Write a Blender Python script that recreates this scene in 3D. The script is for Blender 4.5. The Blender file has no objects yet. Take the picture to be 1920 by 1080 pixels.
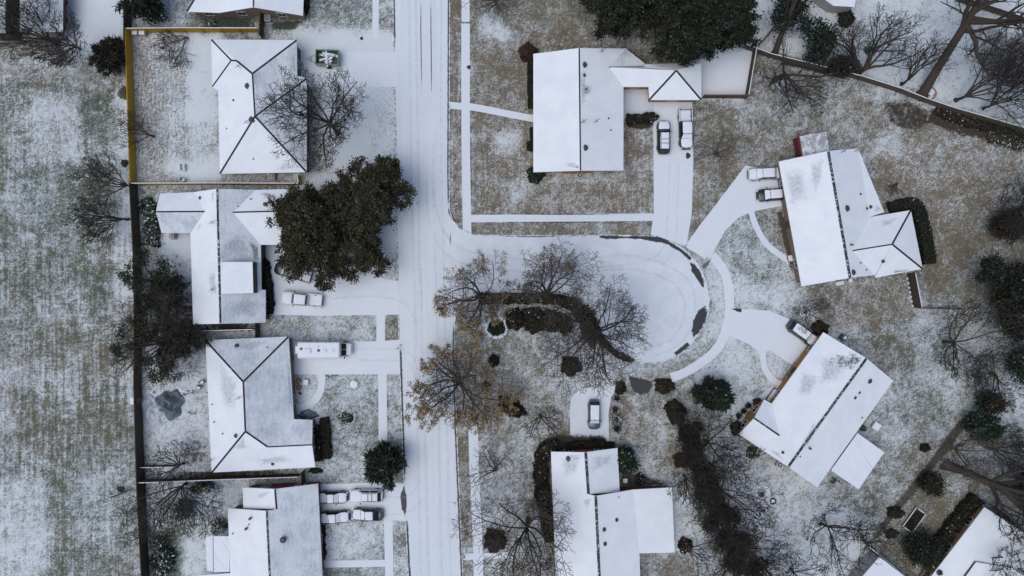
import bpy, bmesh, math, random
import numpy as np
from mathutils import Vector, Matrix

SC = bpy.context.scene
COL = SC.collection
H = 102.4            # height of the drone above the street
S = 0.08             # metres on the ground per unit of the 1920-wide frame
R = math.radians

def P(px, py, z=0.0):
    k = S * (1 - z / H)
    return Vector(((px - 960) * k, (540 - py) * k, z))

def ray_plane(px, py, p0, n):
    o = Vector((0, 0, H)); d = P(px, py, 0) - o
    t = (p0 - o).dot(n) / d.dot(n)
    return o + d * t

# ------------------------------------------------------------------ materials
class NT:
    def __init__(self, name, rough=0.9):
        m = bpy.data.materials.new(name); m.use_nodes = True
        self.m = m; self.t = m.node_tree; self.t.nodes.clear()
        self.out = self.n('ShaderNodeOutputMaterial')
        self.b = self.n('ShaderNodeBsdfPrincipled')
        self.b.inputs['Roughness'].default_value = rough
        self.l(self.b.outputs[0], self.out.inputs[0])
    def n(self, k, **kw):
        x = self.t.nodes.new(k)
        for a, v in kw.items(): setattr(x, a, v)
        return x
    def l(self, a, b): self.t.links.new(a, b)
    def put(self, sock, v):
        if hasattr(v, 'is_linked') or isinstance(v, bpy.types.NodeSocket): self.l(v, sock)
        elif isinstance(v, (tuple, list)) and len(v) == 3 and sock.type == 'RGBA': sock.default_value = (*v, 1)
        else: sock.default_value = v
    def pos(self): return self.n('ShaderNodeNewGeometry').outputs['Position']
    def island(self): return self.n('ShaderNodeNewGeometry').outputs['Random Per Island']
    def attr(self, a):
        return self.n('ShaderNodeAttribute', attribute_name=a).outputs['Fac']
    def scale(self, vec, s):
        x = self.n('ShaderNodeMapping'); self.l(vec, x.inputs['Vector']); x.inputs['Scale'].default_value = s
        return x.outputs[0]
    def rot(self, vec, a):
        x = self.n('ShaderNodeMapping'); self.l(vec, x.inputs['Vector']); x.inputs['Rotation'].default_value = (0, 0, a)
        return x.outputs[0]
    def noise(self, scale, detail=4, rough=.55, vec=None, dist=0.0):
        x = self.n('ShaderNodeTexNoise'); x.inputs['Scale'].default_value = scale
        x.inputs['Detail'].default_value = detail; x.inputs['Roughness'].default_value = rough
        x.inputs['Distortion'].default_value = dist
        self.l(vec if vec is not None else self.pos(), x.inputs['Vector'])
        return x.outputs['Fac']
    def mth(self, op, a, b=0.0, clamp=False):
        x = self.n('ShaderNodeMath', operation=op); x.use_clamp = clamp
        self.put(x.inputs[0], a); self.put(x.inputs[1], b)
        return x.outputs[0]
    def mix(self, f, a, b):
        x = self.n('ShaderNodeMix', data_type='RGBA')
        self.put(x.inputs[0], f); self.put(x.inputs[6], a); self.put(x.inputs[7], b)
        return x.outputs[2]
    def sm(self, v, lo, hi):
        x = self.n('ShaderNodeMapRange', interpolation_type='SMOOTHSTEP')
        self.put(x.inputs[0], v); self.put(x.inputs[1], lo); self.put(x.inputs[2], hi)
        return x.outputs[0]
    def bump(self, h, strength=.4, dist=.05):
        x = self.n('ShaderNodeBump'); x.inputs['Strength'].default_value = strength
        x.inputs['Distance'].default_value = dist
        self.l(h, x.inputs['Height']); self.l(x.outputs[0], self.b.inputs['Normal'])
    def color(self, c): self.put(self.b.inputs['Base Color'], c)

SNOW = (.685, .73, .775)
MAT = {}
def plain(key, c, rough=.7, var=.25, scale=3.0, metal=0.0):
    t = NT(key, rough)
    n = t.noise(scale, 5, .6)
    t.color(t.mix(n, tuple(x * (1 - var) for x in c), tuple(min(1, x * (1 + var)) for x in c)))
    t.b.inputs['Metallic'].default_value = metal
    MAT[key] = t.m
def dusted(key, c, amount, scale=5, rough=.85, var=.3):
    """surface with patchy dusting of snow (amount 0..1)"""
    t = NT(key, rough)
    n = t.noise(scale, 6, .65)
    g = t.noise(scale * .6, 3, .5)
    base = t.mix(g, tuple(x * (1 - var) for x in c), tuple(x * (1 + var) for x in c))
    th = .5 + (.5 - amount) * .55
    t.color(t.mix(t.sm(n, th - .07, th + .07), base, SNOW))
    t.bump(n, .3, .04)
    MAT[key] = t.m

def build_materials():
    # ground: thin snow over winter grass, cover / hue / mowing streaks come from vertex attributes
    t = NT('snowy_grass', .95)
    pos = t.pos()
    warp = t.n('ShaderNodeTexNoise'); warp.inputs['Scale'].default_value = .55; t.l(pos, warp.inputs['Vector'])
    wv = t.n('ShaderNodeVectorMath', operation='MULTIPLY_ADD'); t.l(warp.outputs['Color'], wv.inputs[0]); wv.inputs[1].default_value = (1.6, 1.6, 0); t.l(pos, wv.inputs[2])
    a = t.noise(1.7, 9, .78, dist=.8)
    f = t.noise(3.6, 5, .72, t.scale(t.rot(pos, .6), (1, .55, 1)), 1.6)
    f2 = t.noise(3.9, 5, .72, t.scale(t.rot(pos, -.7), (.55, 1, 1)), 1.6)
    g3 = t.noise(7.5, 3, .7, dist=.4)
    big = t.noise(.17, 5, .65)
    mid = t.noise(.6, 4, .65, dist=.6)
    st = t.noise(1.0, 4, .65, t.scale(pos, (2.1, .10, 1)))
    br = t.n('ShaderNodeTexBrick'); br.offset = .37; br.inputs['Scale'].default_value = 1.0; br.inputs['Mortar Size'].default_value = .085; br.inputs['Mortar Smooth'].default_value = .8
    br.inputs['Brick Width'].default_value = 1.25; br.inputs['Row Height'].default_value = .62; br.inputs['Bias'].default_value = 0
    t.l(t.rot(wv.outputs[0], R(90)), br.inputs['Vector'])
    S_ = lambda n, k, m=.5: t.mth('MULTIPLY', t.mth('SUBTRACT', n, m), k)
    cov = S_(a, 1.9)
    for x in (S_(f, 1.9), S_(f2, 1.9), S_(g3, 2.1), S_(big, 1.5), S_(mid, 1.3), t.mth('MULTIPLY', S_(st, 1.7), t.attr('streak')),
              t.mth('MULTIPLY', t.mth('MULTIPLY', br.outputs['Fac'], t.sm(mid, .36, .6)), t.mth('MULTIPLY', t.attr('dash'), -.95)), S_(t.attr('snow'), 2.0, .572)):
        cov = t.mth('ADD', cov, x)
    hz = t.noise(1.0, 4, .65, t.scale(pos, (.35, 2.6, 1)))
    cov = t.mth('ADD', cov, t.mth('MULTIPLY', S_(hz, .9), t.attr('streak')))
    cov = t.mth('ADD', cov, .5, True)
    cov = t.mth('POWER', t.sm(cov, -.06, 1.06), 1.0)
    hn = t.noise(.35, 4, .6)
    hue = t.mth('ADD', t.mth('SUBTRACT', t.attr('hue'), .06), t.mth('MULTIPLY', t.mth('SUBTRACT', hn, .5), 1.6), True)
    gv = t.noise(5, 4, .7)
    g1 = t.mix(gv, (.018, .032, .019), (.105, .130, .082))
    g2 = t.mix(gv, (.058, .045, .025), (.27, .205, .125))
    grass = t.mix(hue, g1, g2)
    t.color(t.mix(cov, grass, (.645, .69, .715)))
    t.bump(t.mth('ADD', f, cov), .5, .08)
    MAT['ground'] = t.m
    # packed snow on the road
    t = NT('road_snow', .85)
    pos = t.pos()
    tr = t.noise(1.0, 4, .6, t.scale(pos, (1.6, .03, 1)))
    n = t.noise(.35, 5, .6); f = t.noise(7, 3, .6)
    c = t.mix(t.sm(tr, .4, .75), (.67, .712, .757), (.61, .648, .698))
    c = t.mix(t.mth('MULTIPLY', t.sm(n, .45, .75), .5), c, (.71, .752, .795))
    c = t.mix(t.mth('MULTIPLY', t.sm(f, .60, .78), .28), c, (.47, .49, .56))
    t.color(c); t.bump(f, .15, .02)
    MAT['road'] = t.m
    t = NT('loop_snow', .85)
    n = t.noise(.5, 5, .65, dist=.6); f = t.noise(7, 3, .6)
    c = t.mix(t.sm(n, .35, .7), (.635, .675, .72), (.705, .745, .788))
    c = t.mix(t.mth('MULTIPLY', t.sm(f, .62, .8), .22), c, (.5, .52, .58))
    t.color(c); t.bump(f, .15, .02)
    MAT['loop'] = t.m
    t = NT('path_snow', .85)
    n = t.noise(.8, 5, .6); f = t.noise(9, 3, .65)
    c = t.mix(n, (.645, .685, .73), (.73, .768, .81))
    c = t.mix(t.mth('MULTIPLY', t.sm(f, .56, .74), .30), c, (.42, .43, .46))
    t.color(c); t.bump(f, .2, .02)
    MAT['path'] = t.m
    # roofs
    t = NT('roof_snow_deep', .8)
    n = t.noise(.45, 4, .6); f = t.noise(5, 5, .65)
    c = t.mix(t.sm(n, .3, .7), (.735, .768, .805), (.80, .828, .858))
    c = t.mix(t.mth('MULTIPLY', t.sm(f, .58, .72), .18), c, (.45, .47, .53))
    t.color(c); t.bump(f, .12, .02)
    MAT['roof'] = t.m
    t = NT('roof_snow_thin', .85)
    n = t.noise(.35, 5, .62); f = t.noise(4.5, 6, .7, t.scale(t.pos(), (1, 1, 1)))
    f2 = t.noise(1.0, 4, .6, t.scale(t.pos(), (3.4, .6, 1)))
    cv = t.mth('ADD', t.mth('MULTIPLY', n, .9), t.mth('MULTIPLY', f, .65))
    cv = t.mth('ADD', cv, t.mth('MULTIPLY', f2, .45))
    c = t.mix(t.sm(cv, .62, 1.22), (.36, .40, .445), (.695, .732, .77))
    t.color(c); t.bump(f, .15, .02)
    MAT['roof_thin'] = t.m
    t = NT('metal_roof_snow', .6)
    n = t.noise(.5, 4, .6); w = t.noise(1.0, 3, .5, t.scale(t.rot(t.pos(), R(-36)), (6.5, .12, 1)))
    c = t.mix(n, (.70, .725, .79), (.80, .82, .87))
    c = t.mix(t.mth('MULTIPLY', t.sm(w, .56, .72), .5), c, (.42, .44, .49))
    t.color(c); MAT['roof_metal'] = t.m
    # decals: bare asphalt, bare shingles, soil; soft ragged edge from attribute m
    def decal(key, c1, c2, sc, rough, edge=1.6, maxa=1.0, lo=.25, hi=.75, stretch=None):
        t = NT(key, rough)
        n = t.noise(sc, 8, .74, t.scale(t.rot(t.pos(), stretch[0]), (stretch[1], 1, 1)) if stretch else None)
        al = t.mth('ADD', t.attr('m'), t.mth('MULTIPLY', t.mth('MULTIPLY', t.mth('SUBTRACT', n, .52), edge), t.mth('SUBTRACT', 1.6, t.attr('m'))))
        al = t.mth('MULTIPLY', t.sm(al, lo, hi), t.mth('MULTIPLY', t.sm(t.attr('m'), 0.0, .12), maxa))
        t.color(t.mix(t.noise(sc * 2.5, 4, .6), c1, c2))
        tr = t.n('ShaderNodeBsdfTransparent'); mx = t.n('ShaderNodeMixShader')
        t.l(al, mx.inputs[0]); t.l(tr.outputs[0], mx.inputs[1]); t.l(t.b.outputs[0], mx.inputs[2])
        t.l(mx.outputs[0], t.out.inputs[0])
        MAT[key] = t.m
    decal('asphalt', (.014, .014, .017), (.042, .042, .047), 1.4, .55, 2.0, 1, .22, .7)
    decal('track', (.08, .085, .10), (.16, .17, .19), 2.5, .7, 1.5, .7)
    decal('slush', (.50, .52, .575), (.56, .58, .635), .9, .8, 1.8, .2, .1, 1.1)
    decal('shingle', (.035, .04, .05), (.20, .215, .25), 2.6, .85, 1.9, .95, .1, .95)
    decal('shingle_faint', (.20, .22, .27), (.38, .41, .46), 2.6, .85, .9, .8, .0, 1.15)
    decal('soil', (.020, .017, .012), (.075, .058, .043), 1.5, .95, 2.2, .94, .1, .8)
    decal('litter', (.035, .027, .02), (.125, .095, .07), 1.5, .95, 2.6, .85, .15, 1.0)
    decal('wet_edge', (.045, .040, .038), (.10, .09, .085), 1.6, .8, 2.4, .85, .15, .9)
    decal('greenery', (.020, .034, .022), (.075, .10, .07), 2.2, .95, 2.6, .8, .15, .95)
    dusted('kerb', (.24, .235, .24), .55, 2.0)
    dusted('stone', (.22, .21, .20), .5, 4)
    dusted('ridge', (.022, .023, .028), .14, 2.2)
    dusted('ridge_broken', (.028, .03, .038), .34, 3.2)
    dusted('debris', (.07, .06, .055), .62, 2.2)
    plain('fascia', (.50, .50, .52), .6, .1)
    plain('fascia_dark', (.09, .075, .065), .7)
    plain('brick_tan', (.20, .145, .10), .9); plain('brick_orange', (.36, .165, .05), .9)
    plain('brick_red', (.22, .07, .045), .9); plain('siding_grey', (.30, .30, .31), .8, .12)
    plain('siding_brown', (.075, .058, .045), .9)
    plain('glass', (.02, .025, .03), .12, .1); plain('window_frame', (.62, .62, .62), .6, .05)
    plain('car_glass', (.010, .012, .015), .15, .1)
    plain('door_wood', (.12, .05, .03), .6)
    def wood(key, c1, c2):
        t = NT(key, .85)
        n = t.noise(1.0, 4, .6, t.scale(t.pos(), (6, 6, .5)))
        t.color(t.mix(n, c1, c2)); MAT[key] = t.m
    wood('wood_new', (.30, .175, .012), (.52, .32, .035)); wood('wood_old', (.028, .020, .013), (.075, .052, .034))
    wood('wood_mid', (.07, .047, .028), (.15, .10, .06)); wood('wood_weather', (.06, .047, .034), (.14, .112, .082)); wood('wood_grey', (.12, .10, .08), (.26, .22, .18))
    wood('bark', (.024, .018, .013), (.075, .058, .043)); wood('bark_grey', (.020, .017, .014), (.058, .048, .039))
    wood('bark_twig', (.017, .014, .011), (.047, .039, .031)); wood('bark_pale', (.06, .046, .034), (.15, .118, .09))
    wood('bark_mid', (.034, .027, .020), (.092, .074, .056))
    # foliage
    def leaf(key, c1, c2, c3=None, snow=0.0):
        t = NT(key, .75)
        r = t.island()
        c = t.mix(t.sm(r, .0, .8), c1, c2)
        if c3: c = t.mix(t.sm(r, .8, .95), c, c3)
        if snow:
            c = t.mix(t.mth('GREATER_THAN', t.mth('FRACT', t.mth('MULTIPLY', r, 37.7)), 1 - snow), c, (.6, .62, .66))
        t.color(c); t.b.inputs['Specular IOR Level'].default_value = .2
        MAT[key] = t.m
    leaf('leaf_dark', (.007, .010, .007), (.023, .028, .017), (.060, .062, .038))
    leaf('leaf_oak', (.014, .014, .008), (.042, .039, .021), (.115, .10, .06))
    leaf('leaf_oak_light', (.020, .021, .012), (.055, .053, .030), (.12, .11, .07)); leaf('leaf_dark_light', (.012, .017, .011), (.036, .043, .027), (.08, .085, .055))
    leaf('leaf_pine', (.008, .013, .009), (.022, .033, .022), (.06, .075, .055), .008)
    leaf('leaf_olive', (.014, .018, .011), (.036, .040, .025), (.075, .075, .05))
    leaf('leaf_holly', (.009, .018, .010), (.026, .042, .025), (.12, .15, .11), .015)
    leaf('leaf_tan', (.18, .125, .06), (.37, .275, .15), (.46, .37, .24))
    leaf('leaf_brown', (.017, .014, .010), (.044, .036, .024), (.085, .07, .048))
    leaf('leaf_red', (.040, .018, .016), (.10, .045, .038), (.14, .07, .05))
    leaf('leaf_ivy', (.03, .055, .03), (.085, .12, .075), (.55, .57, .6), .18)
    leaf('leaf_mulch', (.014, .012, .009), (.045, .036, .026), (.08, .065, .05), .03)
    # vehicles and small things
    def paint(key, c, rough=.3):
        t = NT(key, rough); t.color(t.mix(t.noise(2, 3), tuple(x * .9 for x in c), tuple(min(1, x * 1.1) for x in c)))
        t.b.inputs['Coat Weight'].default_value = .5; MAT[key] = t.m
    paint('paint_black', (.012, .013, .015)); paint('paint_blue', (.05, .10, .135)); paint('paint_silver', (.34, .35, .37))
    paint('paint_white', (.62, .63, .64)); paint('paint_red', (.16, .008, .014)); paint('paint_navy', (.015, .023, .035))
    paint('paint_grey', (.06, .062, .068)); paint('paint_cream', (.66, .65, .62)); paint('paint_teal', (.01, .12, .12))
    paint('paint_green', (.04, .14, .06)); paint('lamp_red', (.30, .02, .02)); paint('lamp_white', (.6, .6, .6)); paint('lamp_amber', (.5, .2, .03))
    plain('rubber', (.018, .018, .018), .9, .2); plain('rim', (.30, .30, .31), .4, .1, metal=.6)
    plain('trim', (.02, .02, .022), .6)
    plain('metal_grey', (.36, .36, .38), .5, .1); plain('metal_dark', (.04, .04, .045), .5); plain('plastic_green', (.02, .12, .08), .5)
    plain('red_paint', (.13, .022, .024), .7); plain('tarp', (.12, .15, .175), .5, .6, 1.2); plain('tarp_light', (.46, .49, .54), .5, .3, 1.5)
    plain('blue_strip', (.16, .36, .62), .5, .1); plain('terracotta', (.30, .11, .05), .8); plain('white_plastic', (.68, .68, .70), .5, .08)
    plain('yellow_plastic', (.55, .42, .05), .5); plain('teal_plastic', (.03, .16, .16), .5); plain('orange_clay', (.35, .13, .08), .9)
    plain('concrete', (.36, .35, .34), .9)
    plain('court_snow', (.585, .63, .68), .85, .06, .6)
    dusted('shed_metal', (.34, .345, .36), .5, 1.2, .6, .1)
    t = NT('snow_lump', .8); f = t.noise(4, 4, .6); t.color(t.mix(f, (.68, .715, .76), (.79, .825, .86))); t.bump(f, .25, .03); MAT['snow'] = t.m
    t = NT('car_snow', .8); f = t.noise(3, 4, .6); t.color(t.mix(f, (.66, .68, .74), (.83, .85, .89))); t.bump(f, .2, .03); MAT['car_snow'] = t.m
build_materials()

# ------------------------------------------------------------------ mesh helpers
class MB:
    def __init__(self): self.v = []; self.f = []; self.mi = []
    def add(self, vs, fs, mi=0):
        o = len(self.v); self.v += [tuple(x) for x in vs]
        for f in fs: self.f.append(tuple(i + o for i in f)); self.mi.append(mi)
        return self
    def box(self, c, s, rz=0.0, mi=0, taper=1.0):
        cx, cy, cz = c; hx, hy, hz = s[0] / 2, s[1] / 2, s[2] / 2
        ca, sa = math.cos(rz), math.sin(rz); vs = []
        for z, k in ((-hz, 1.0), (hz, taper)):
            for x, y in ((-hx, -hy), (hx, -hy), (hx, hy), (-hx, hy)):
                x *= k; y *= k
                vs.append((cx + x * ca - y * sa, cy + x * sa + y * ca, cz + z))
        return self.add(vs, [(0, 3, 2, 1), (4, 5, 6, 7), (0, 1, 5, 4), (1, 2, 6, 5), (2, 3, 7, 6), (3, 0, 4, 7)], mi)
    def lathe(self, prof, c=(0, 0, 0), n=16, mi=0, axis='z', sq=1.0):
        vs = []; fs = []
        for r, z in prof:
            for k in range(n):
                a = 2 * math.pi * k / n
                x, y = r * math.cos(a), r * math.sin(a) * sq
                p = (x, y, z) if axis == 'z' else ((x, z, y) if axis == 'y' else (z, x, y))
                vs.append((p[0] + c[0], p[1] + c[1], p[2] + c[2]))
        for i in range(len(prof) - 1):
            for k in range(n):
                k2 = (k + 1) % n
                fs.append((i * n + k, i * n + k2, (i + 1) * n + k2, (i + 1) * n + k))
        fs.append(tuple(range(n))[::-1]); fs.append(tuple((len(prof) - 1) * n + k for k in range(n)))
        return self.add(vs, fs, mi)
    def bar(self, a, b, r, n=6, mi=0, r2=None):
        a, b = Vector(a), Vector(b); d = (b - a).normalized()
        u = d.cross(Vector((0, 0, 1)) if abs(d.z) < .9 else Vector((1, 0, 0))).normalized(); w = d.cross(u)
        vs = []
        for p, rr in ((a, r), (b, r if r2 is None else r2)):
            for k in range(n):
                t = 2 * math.pi * k / n
                vs.append(p + u * (rr * math.cos(t)) + w * (rr * math.sin(t)))
        fs = [(k, (k + 1) % n, n + (k + 1) % n, n + k) for k in range(n)] + [tuple(range(n))[::-1], tuple(range(n, 2 * n))]
        return self.add(vs, fs, mi)
    def build(self, name, mats, parent=None, smooth=False, origin=None, bevel=0.0, attr=None):
        me = bpy.data.meshes.new(name)
        o0 = Vector(origin) if origin is not None else Vector((0, 0, 0))
        me.from_pydata([(x - o0.x, y - o0.y, z - o0.z) for x, y, z in self.v], [], self.f)
        for m in (mats if isinstance(mats, (list, tuple)) else [mats]): me.materials.append(MAT[m] if isinstance(m, str) else m)
        if any(self.mi): me.polygons.foreach_set('material_index', self.mi)
        if attr is not None:
            a = me.attributes.new('m', 'FLOAT', 'POINT'); a.data.foreach_set('value', attr)
        bm = bmesh.new(); bm.from_mesh(me)
        if attr is None: bmesh.ops.recalc_face_normals(bm, faces=bm.faces)
        if bevel: bmesh.ops.bevel(bm, geom=bm.edges[:], offset=bevel, segments=2, affect='EDGES', clamp_overlap=True)
        bm.to_mesh(me); bm.free()
        if smooth: me.polygons.foreach_set('use_smooth', [True] * len(me.polygons))
        o = bpy.data.objects.new(name, me); COL.objects.link(o)
        if parent is not None: o.parent = parent
        elif origin is not None: o.location = o0
        return o

def np_mesh(name, verts, faces, mats, parent=None, loc=None, smooth=False, mi=None):
    verts = np.asarray(verts, np.float32).reshape(-1, 3); faces = np.asarray(faces, np.int32)
    k = faces.shape[1]; me = bpy.data.meshes.new(name)
    me.vertices.add(len(verts)); me.vertices.foreach_set('co', verts.ravel())
    me.loops.add(faces.size); me.loops.foreach_set('vertex_index', faces.ravel())
    me.polygons.add(len(faces)); me.polygons.foreach_set('loop_start', np.arange(0, faces.size, k, dtype=np.int32))
    for m in (mats if isinstance(mats, (list, tuple)) else [mats]): me.materials.append(MAT[m])
    if mi is not None: me.polygons.foreach_set('material_index', np.asarray(mi, np.int32))
    if smooth: me.polygons.foreach_set('use_smooth', np.ones(len(faces), bool))
    me.update(calc_edges=True)
    o = bpy.data.objects.new(name, me); COL.objects.link(o)
    if parent is not None: o.parent = parent
    if loc is not None: o.location = loc
    return o

def tag(o, label=None, cat=None, group=None, kind=None):
    if label: o['label'] = label
    if cat: o['category'] = cat
    if group: o['group'] = group
    if kind: o['kind'] = kind
    return o
def empty(name, loc, rz=0.0, label=None, cat=None, group=None):
    o = bpy.data.objects.new(name, None); COL.objects.link(o); o.empty_display_size = .3
    o.location = loc; o.rotation_euler = (0, 0, rz)
    return tag(o, label, cat, group)
def copy_part(o, parent):
    c = o.copy(); COL.objects.link(c); c.parent = parent
    for ch in list(o.children): copy_part(ch, c)
    return c
    return c
def dup(root, loc, rz, label, group=None):
    r = root.copy(); COL.objects.link(r); r.location = loc; r.rotation_euler = (0, 0, rz)
    r['label'] = label
    if group: r['group'] = group
    for ch in list(root.children): copy_part(ch, r)
    return r

# ------------------------------------------------------------------ ground
def inpoly(x, y, poly):
    ins = np.zeros(x.shape, bool); n = len(poly); j = n - 1
    for i in range(n):
        xi, yi = poly[i]; xj, yj = poly[j]
        c = ((yi > y) != (yj > y)) & (x < (xj - xi) * (y - yi) / ((yj - yi) or 1e-9) + xi)
        ins ^= c; j = i
    return ins
def rect(x0, y0, x1, y1): return [(x0, y0), (x1, y0), (x1, y1), (x0, y1)]

REG = [  # polygon in frame units, snow, hue (0 green .. 1 brown), streak, dash
 (rect(-900, -900, 250, 2000), .47, .36, .8, 0), (rect(-900, -900, 240, 75), .80, .75, 0, 0), (rect(120, -60, 232, 96), 1.1, .5, 0, 0),
 (rect(0, 95, 240, 145), .62, .85, 0, 0), (rect(-40, 640, 120, 820), .57, .6, .8, 0), (rect(-40, 900, 90, 1150), .72, .5, .6, 0), (rect(120, 880, 250, 1000), .55, .2, .6, 0),
 (rect(140, 170, 225, 260), .40, .15, .3, 0), (rect(20, 300, 200, 420), .50, .1, .5, 0),
 (rect(60, 180, 150, 300), .68, .7, .2, 0), (rect(217, 170, 250, 700), .78, .75, 1.2, 0), (rect(150, 250, 217, 560), .42, .25, .6, 0),
 (rect(80, 600, 250, 700), .47, .6, .8, 0), (rect(30, 720, 240, 860), .45, .45, .9, 0),
 (rect(250, -60, 352, 52), .66, .2, 0, 0), (rect(352, 25, 490, 55), .36, .2, 0, 0), (rect(496, 28, 700, 56), .44, .15, 0, 0), (rect(575, -60, 700, 60), .52, .2, 0, 0),
 (rect(496, 56, 745, 98), .72, .75, 0, .5),
 (rect(248, 60, 357, 343), .63, .95, .2, .62), (rect(357, 60, 412, 343), 1.0, .8, 0, .2), (rect(360, 230, 410, 300), .78, .8, 0, .4), (rect(308, 300, 412, 332), .98, .8, 0, .2),
 (rect(412, 322, 575, 345), .62, .9, 0, .4), (rect(560, 60, 745, 530), 1.02, .6, 0, .25), (rect(575, 150, 612, 325), .60, .85, .2, .4), (rect(575, 270, 625, 330), .55, .8, .2, .5),
 (rect(258, 345, 300, 630), .55, .1, 0, 0), (rect(300, 345, 570, 362), .62, .7, 0, .2), (rect(300, 436, 365, 620), .8, .5, 0, 0),
 (rect(360, 600, 500, 636), .78, .5, 0, 0), (rect(498, 590, 706, 642), .66, .55, .1, .2), (rect(498, 570, 560, 625), .62, .4, 0, 0),
 (rect(268, 640, 400, 890), .74, .7, 0, .1), (rect(268, 830, 400, 890), .68, .55, 0, 0), (rect(590, 702, 712, 884), .60, .22, .1, 0), (rect(550, 702, 606, 790), .8, .3, 0, 0), (rect(575, 870, 690, 905), .66, .25, 0, 0),
 (rect(273, 897, 460, 1150), .80, .5, 0, 0), (rect(278, 985, 345, 1150), .38, .12, 0, 0), (rect(345, 960, 430, 1010), .65, .15, 0, 0), (rect(606, 972, 722, 1052), .68, .25, 0, 0), (rect(604, 1064, 722, 1150), .55, .2, .1, 0),
 (rect(700, 140, 745, 330), .86, .75, 0, .5), (rect(712, 460, 745, 530), .72, .8, 0, .4), (rect(720, 588, 750, 640), .42, .7, .2, .2), (rect(722, 700, 757, 830), .60, .6, .4, 0), (rect(730, 970, 770, 1150), .62, .5, .3, 0),
 (rect(840, -60, 868, 420), .43, .95, .7, .2), (rect(880, -60, 1440, 200), .42, .85, .3, 0), (rect(880, -60, 1100, 90), .42, .75, .2, 0), (rect(905, 40, 950, 80), .75, .8, 0, 0), (rect(882, 200, 1228, 404), .44, .95, .55, 0),
 (rect(930, 235, 975, 285), .66, .95, 0, 0), (rect(945, 340, 1000, 385), .62, .9, 0, 0), (rect(1000, 318, 1170, 340), .62, .9, .2, 0), (rect(1060, 360, 1150, 395), .48, .8, 0, 0), (rect(886, 416, 1224, 443), .44, 1.0, .1, .1),
 (rect(1170, 160, 1228, 222), 1.0, .5, 0, 0), (rect(1312, 85, 1412, 188), 1.0, .4, 0, 0),
 ([(1300, 190), (1395, 190), (1480, 130), (1520, 260), (1460, 300), (1400, 318), (1340, 390), (1298, 460)], .43, .72, .2, 0), ([(1300, 300), (1345, 300), (1320, 380), (1296, 440)], .40, .95, .2, 0), ([(1390, 100), (1470, 130), (1500, 260), (1400, 320), (1385, 200)], .50, .7, .1, 0),
 ([(1410, 90), (1600, 140), (1750, 190), (1990, 250), (1990, -100), (1390, -100)], .80, .5, 0, 0), ([(1790, 20), (1990, 100), (1990, 180), (1850, 140)], .50, .35, .2, 0), ([(1820, -60), (1990, -60), (1990, 60), (1900, 25)], 1.0, .4, 0, 0),
 ([(1500, 130), (1650, 190), (1770, 215), (1990, 270), (1990, 620), (1740, 600), (1725, 400), (1610, 280), (1500, 265)], .46, .88, .1, 0), ([(1480, 130), (1650, 170), (1640, 250), (1480, 260)], .52, .75, 0, 0),
 (rect(1640, 250, 1700, 300), .58, .9, 0, 0), (rect(1640, 300, 1790, 400), .46, .95, 0, 0), (rect(1730, 400, 1930, 560), .36, .72, .1, 0), (rect(1740, 560, 1990, 700), .52, .5, 0, 0),
 ([(1395, 395), (1470, 390), (1500, 540), (1640, 525), (1720, 520), (1760, 620), (1670, 720), (1545, 620), (1400, 560), (1350, 470)], .62, .45, .1, 0),
 ([(1400, 400), (1465, 395), (1490, 500), (1440, 470)], .50, .5, .3, 0), ([(1500, 530), (1715, 515), (1715, 620), (1560, 620)], .44, .75, .1, 0), ([(1345, 480), (1400, 410), (1460, 500), (1490, 560), (1380, 580)], .60, .3, 0, 0), ([(1375, 520), (1500, 540), (1480, 575), (1380, 575)], .78, .4, 0, 0),
 ([(1560, 620), (1790, 600), (1850, 720), (1650, 950), (1560, 1080), (1400, 1150), (1400, 880), (1530, 910), (1680, 720)], .56, .38, .1, 0), ([(1600, 640), (1700, 620), (1720, 690), (1660, 700)], .40, .45, 0, 0), ([(1640, 880), (1740, 800), (1700, 900), (1620, 960)], .46, .5, 0, 0),
 ([(1360, 830), (1480, 880), (1560, 930), (1640, 1000), (1560, 1150), (1380, 1150)], .74, .45, 0, 0), ([(1860, 700), (1990, 620), (1990, 1100), (1640, 1100), (1700, 960), (1800, 820)], .48, .5, .1, 0), ([(1840, 700), (1990, 620), (1990, 800), (1850, 800)], .66, .4, 0, 0), ([(1640, 1030), (1760, 880), (1800, 960), (1720, 1080)], .36, .65, 0, 0),
 ([(1370, 600), (1440, 630), (1480, 700), (1400, 800), (1290, 720), (1345, 660)], .74, .35, 0, 0), ([(1200, 690), (1330, 640), (1365, 600), (1372, 560), (1340, 480), (1320, 520), (1335, 590), (1300, 660)], .80, .6, 0, .2), ([(1190, 685), (1290, 670), (1270, 700), (1200, 710)], .58, .75, 0, 0),
 (rect(855, 575, 1130, 660), .56, .70, .1, 0), (rect(862, 640, 1080, 840), .52, .80, .35, 0), (rect(1040, 660, 1190, 730), .68, .5, .1, 0), (rect(1000, 620, 1080, 680), .62, .7, .1, 0), (rect(850, 560, 880, 830), .52, .8, .3, 0),
 ([(1145, 715), (1245, 730), (1290, 860), (1240, 900), (1165, 880), (1140, 820)], .47, .80, .3, 0), ([(1185, 830), (1230, 850), (1290, 930), (1280, 1150), (1200, 1150), (1200, 930)], .66, .5, .1, 0), (rect(858, 800, 882, 1150), .46, .95, .6, 0), (rect(902, 830, 1040, 1150), .56, .72, .3, 0), (rect(1200, 1038, 1300, 1150), .45, .7, .2, 0),
 ([(1250, 900), (1300, 930), (1340, 1060), (1270, 1040)], .80, .4, 0, 0),
]
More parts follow.
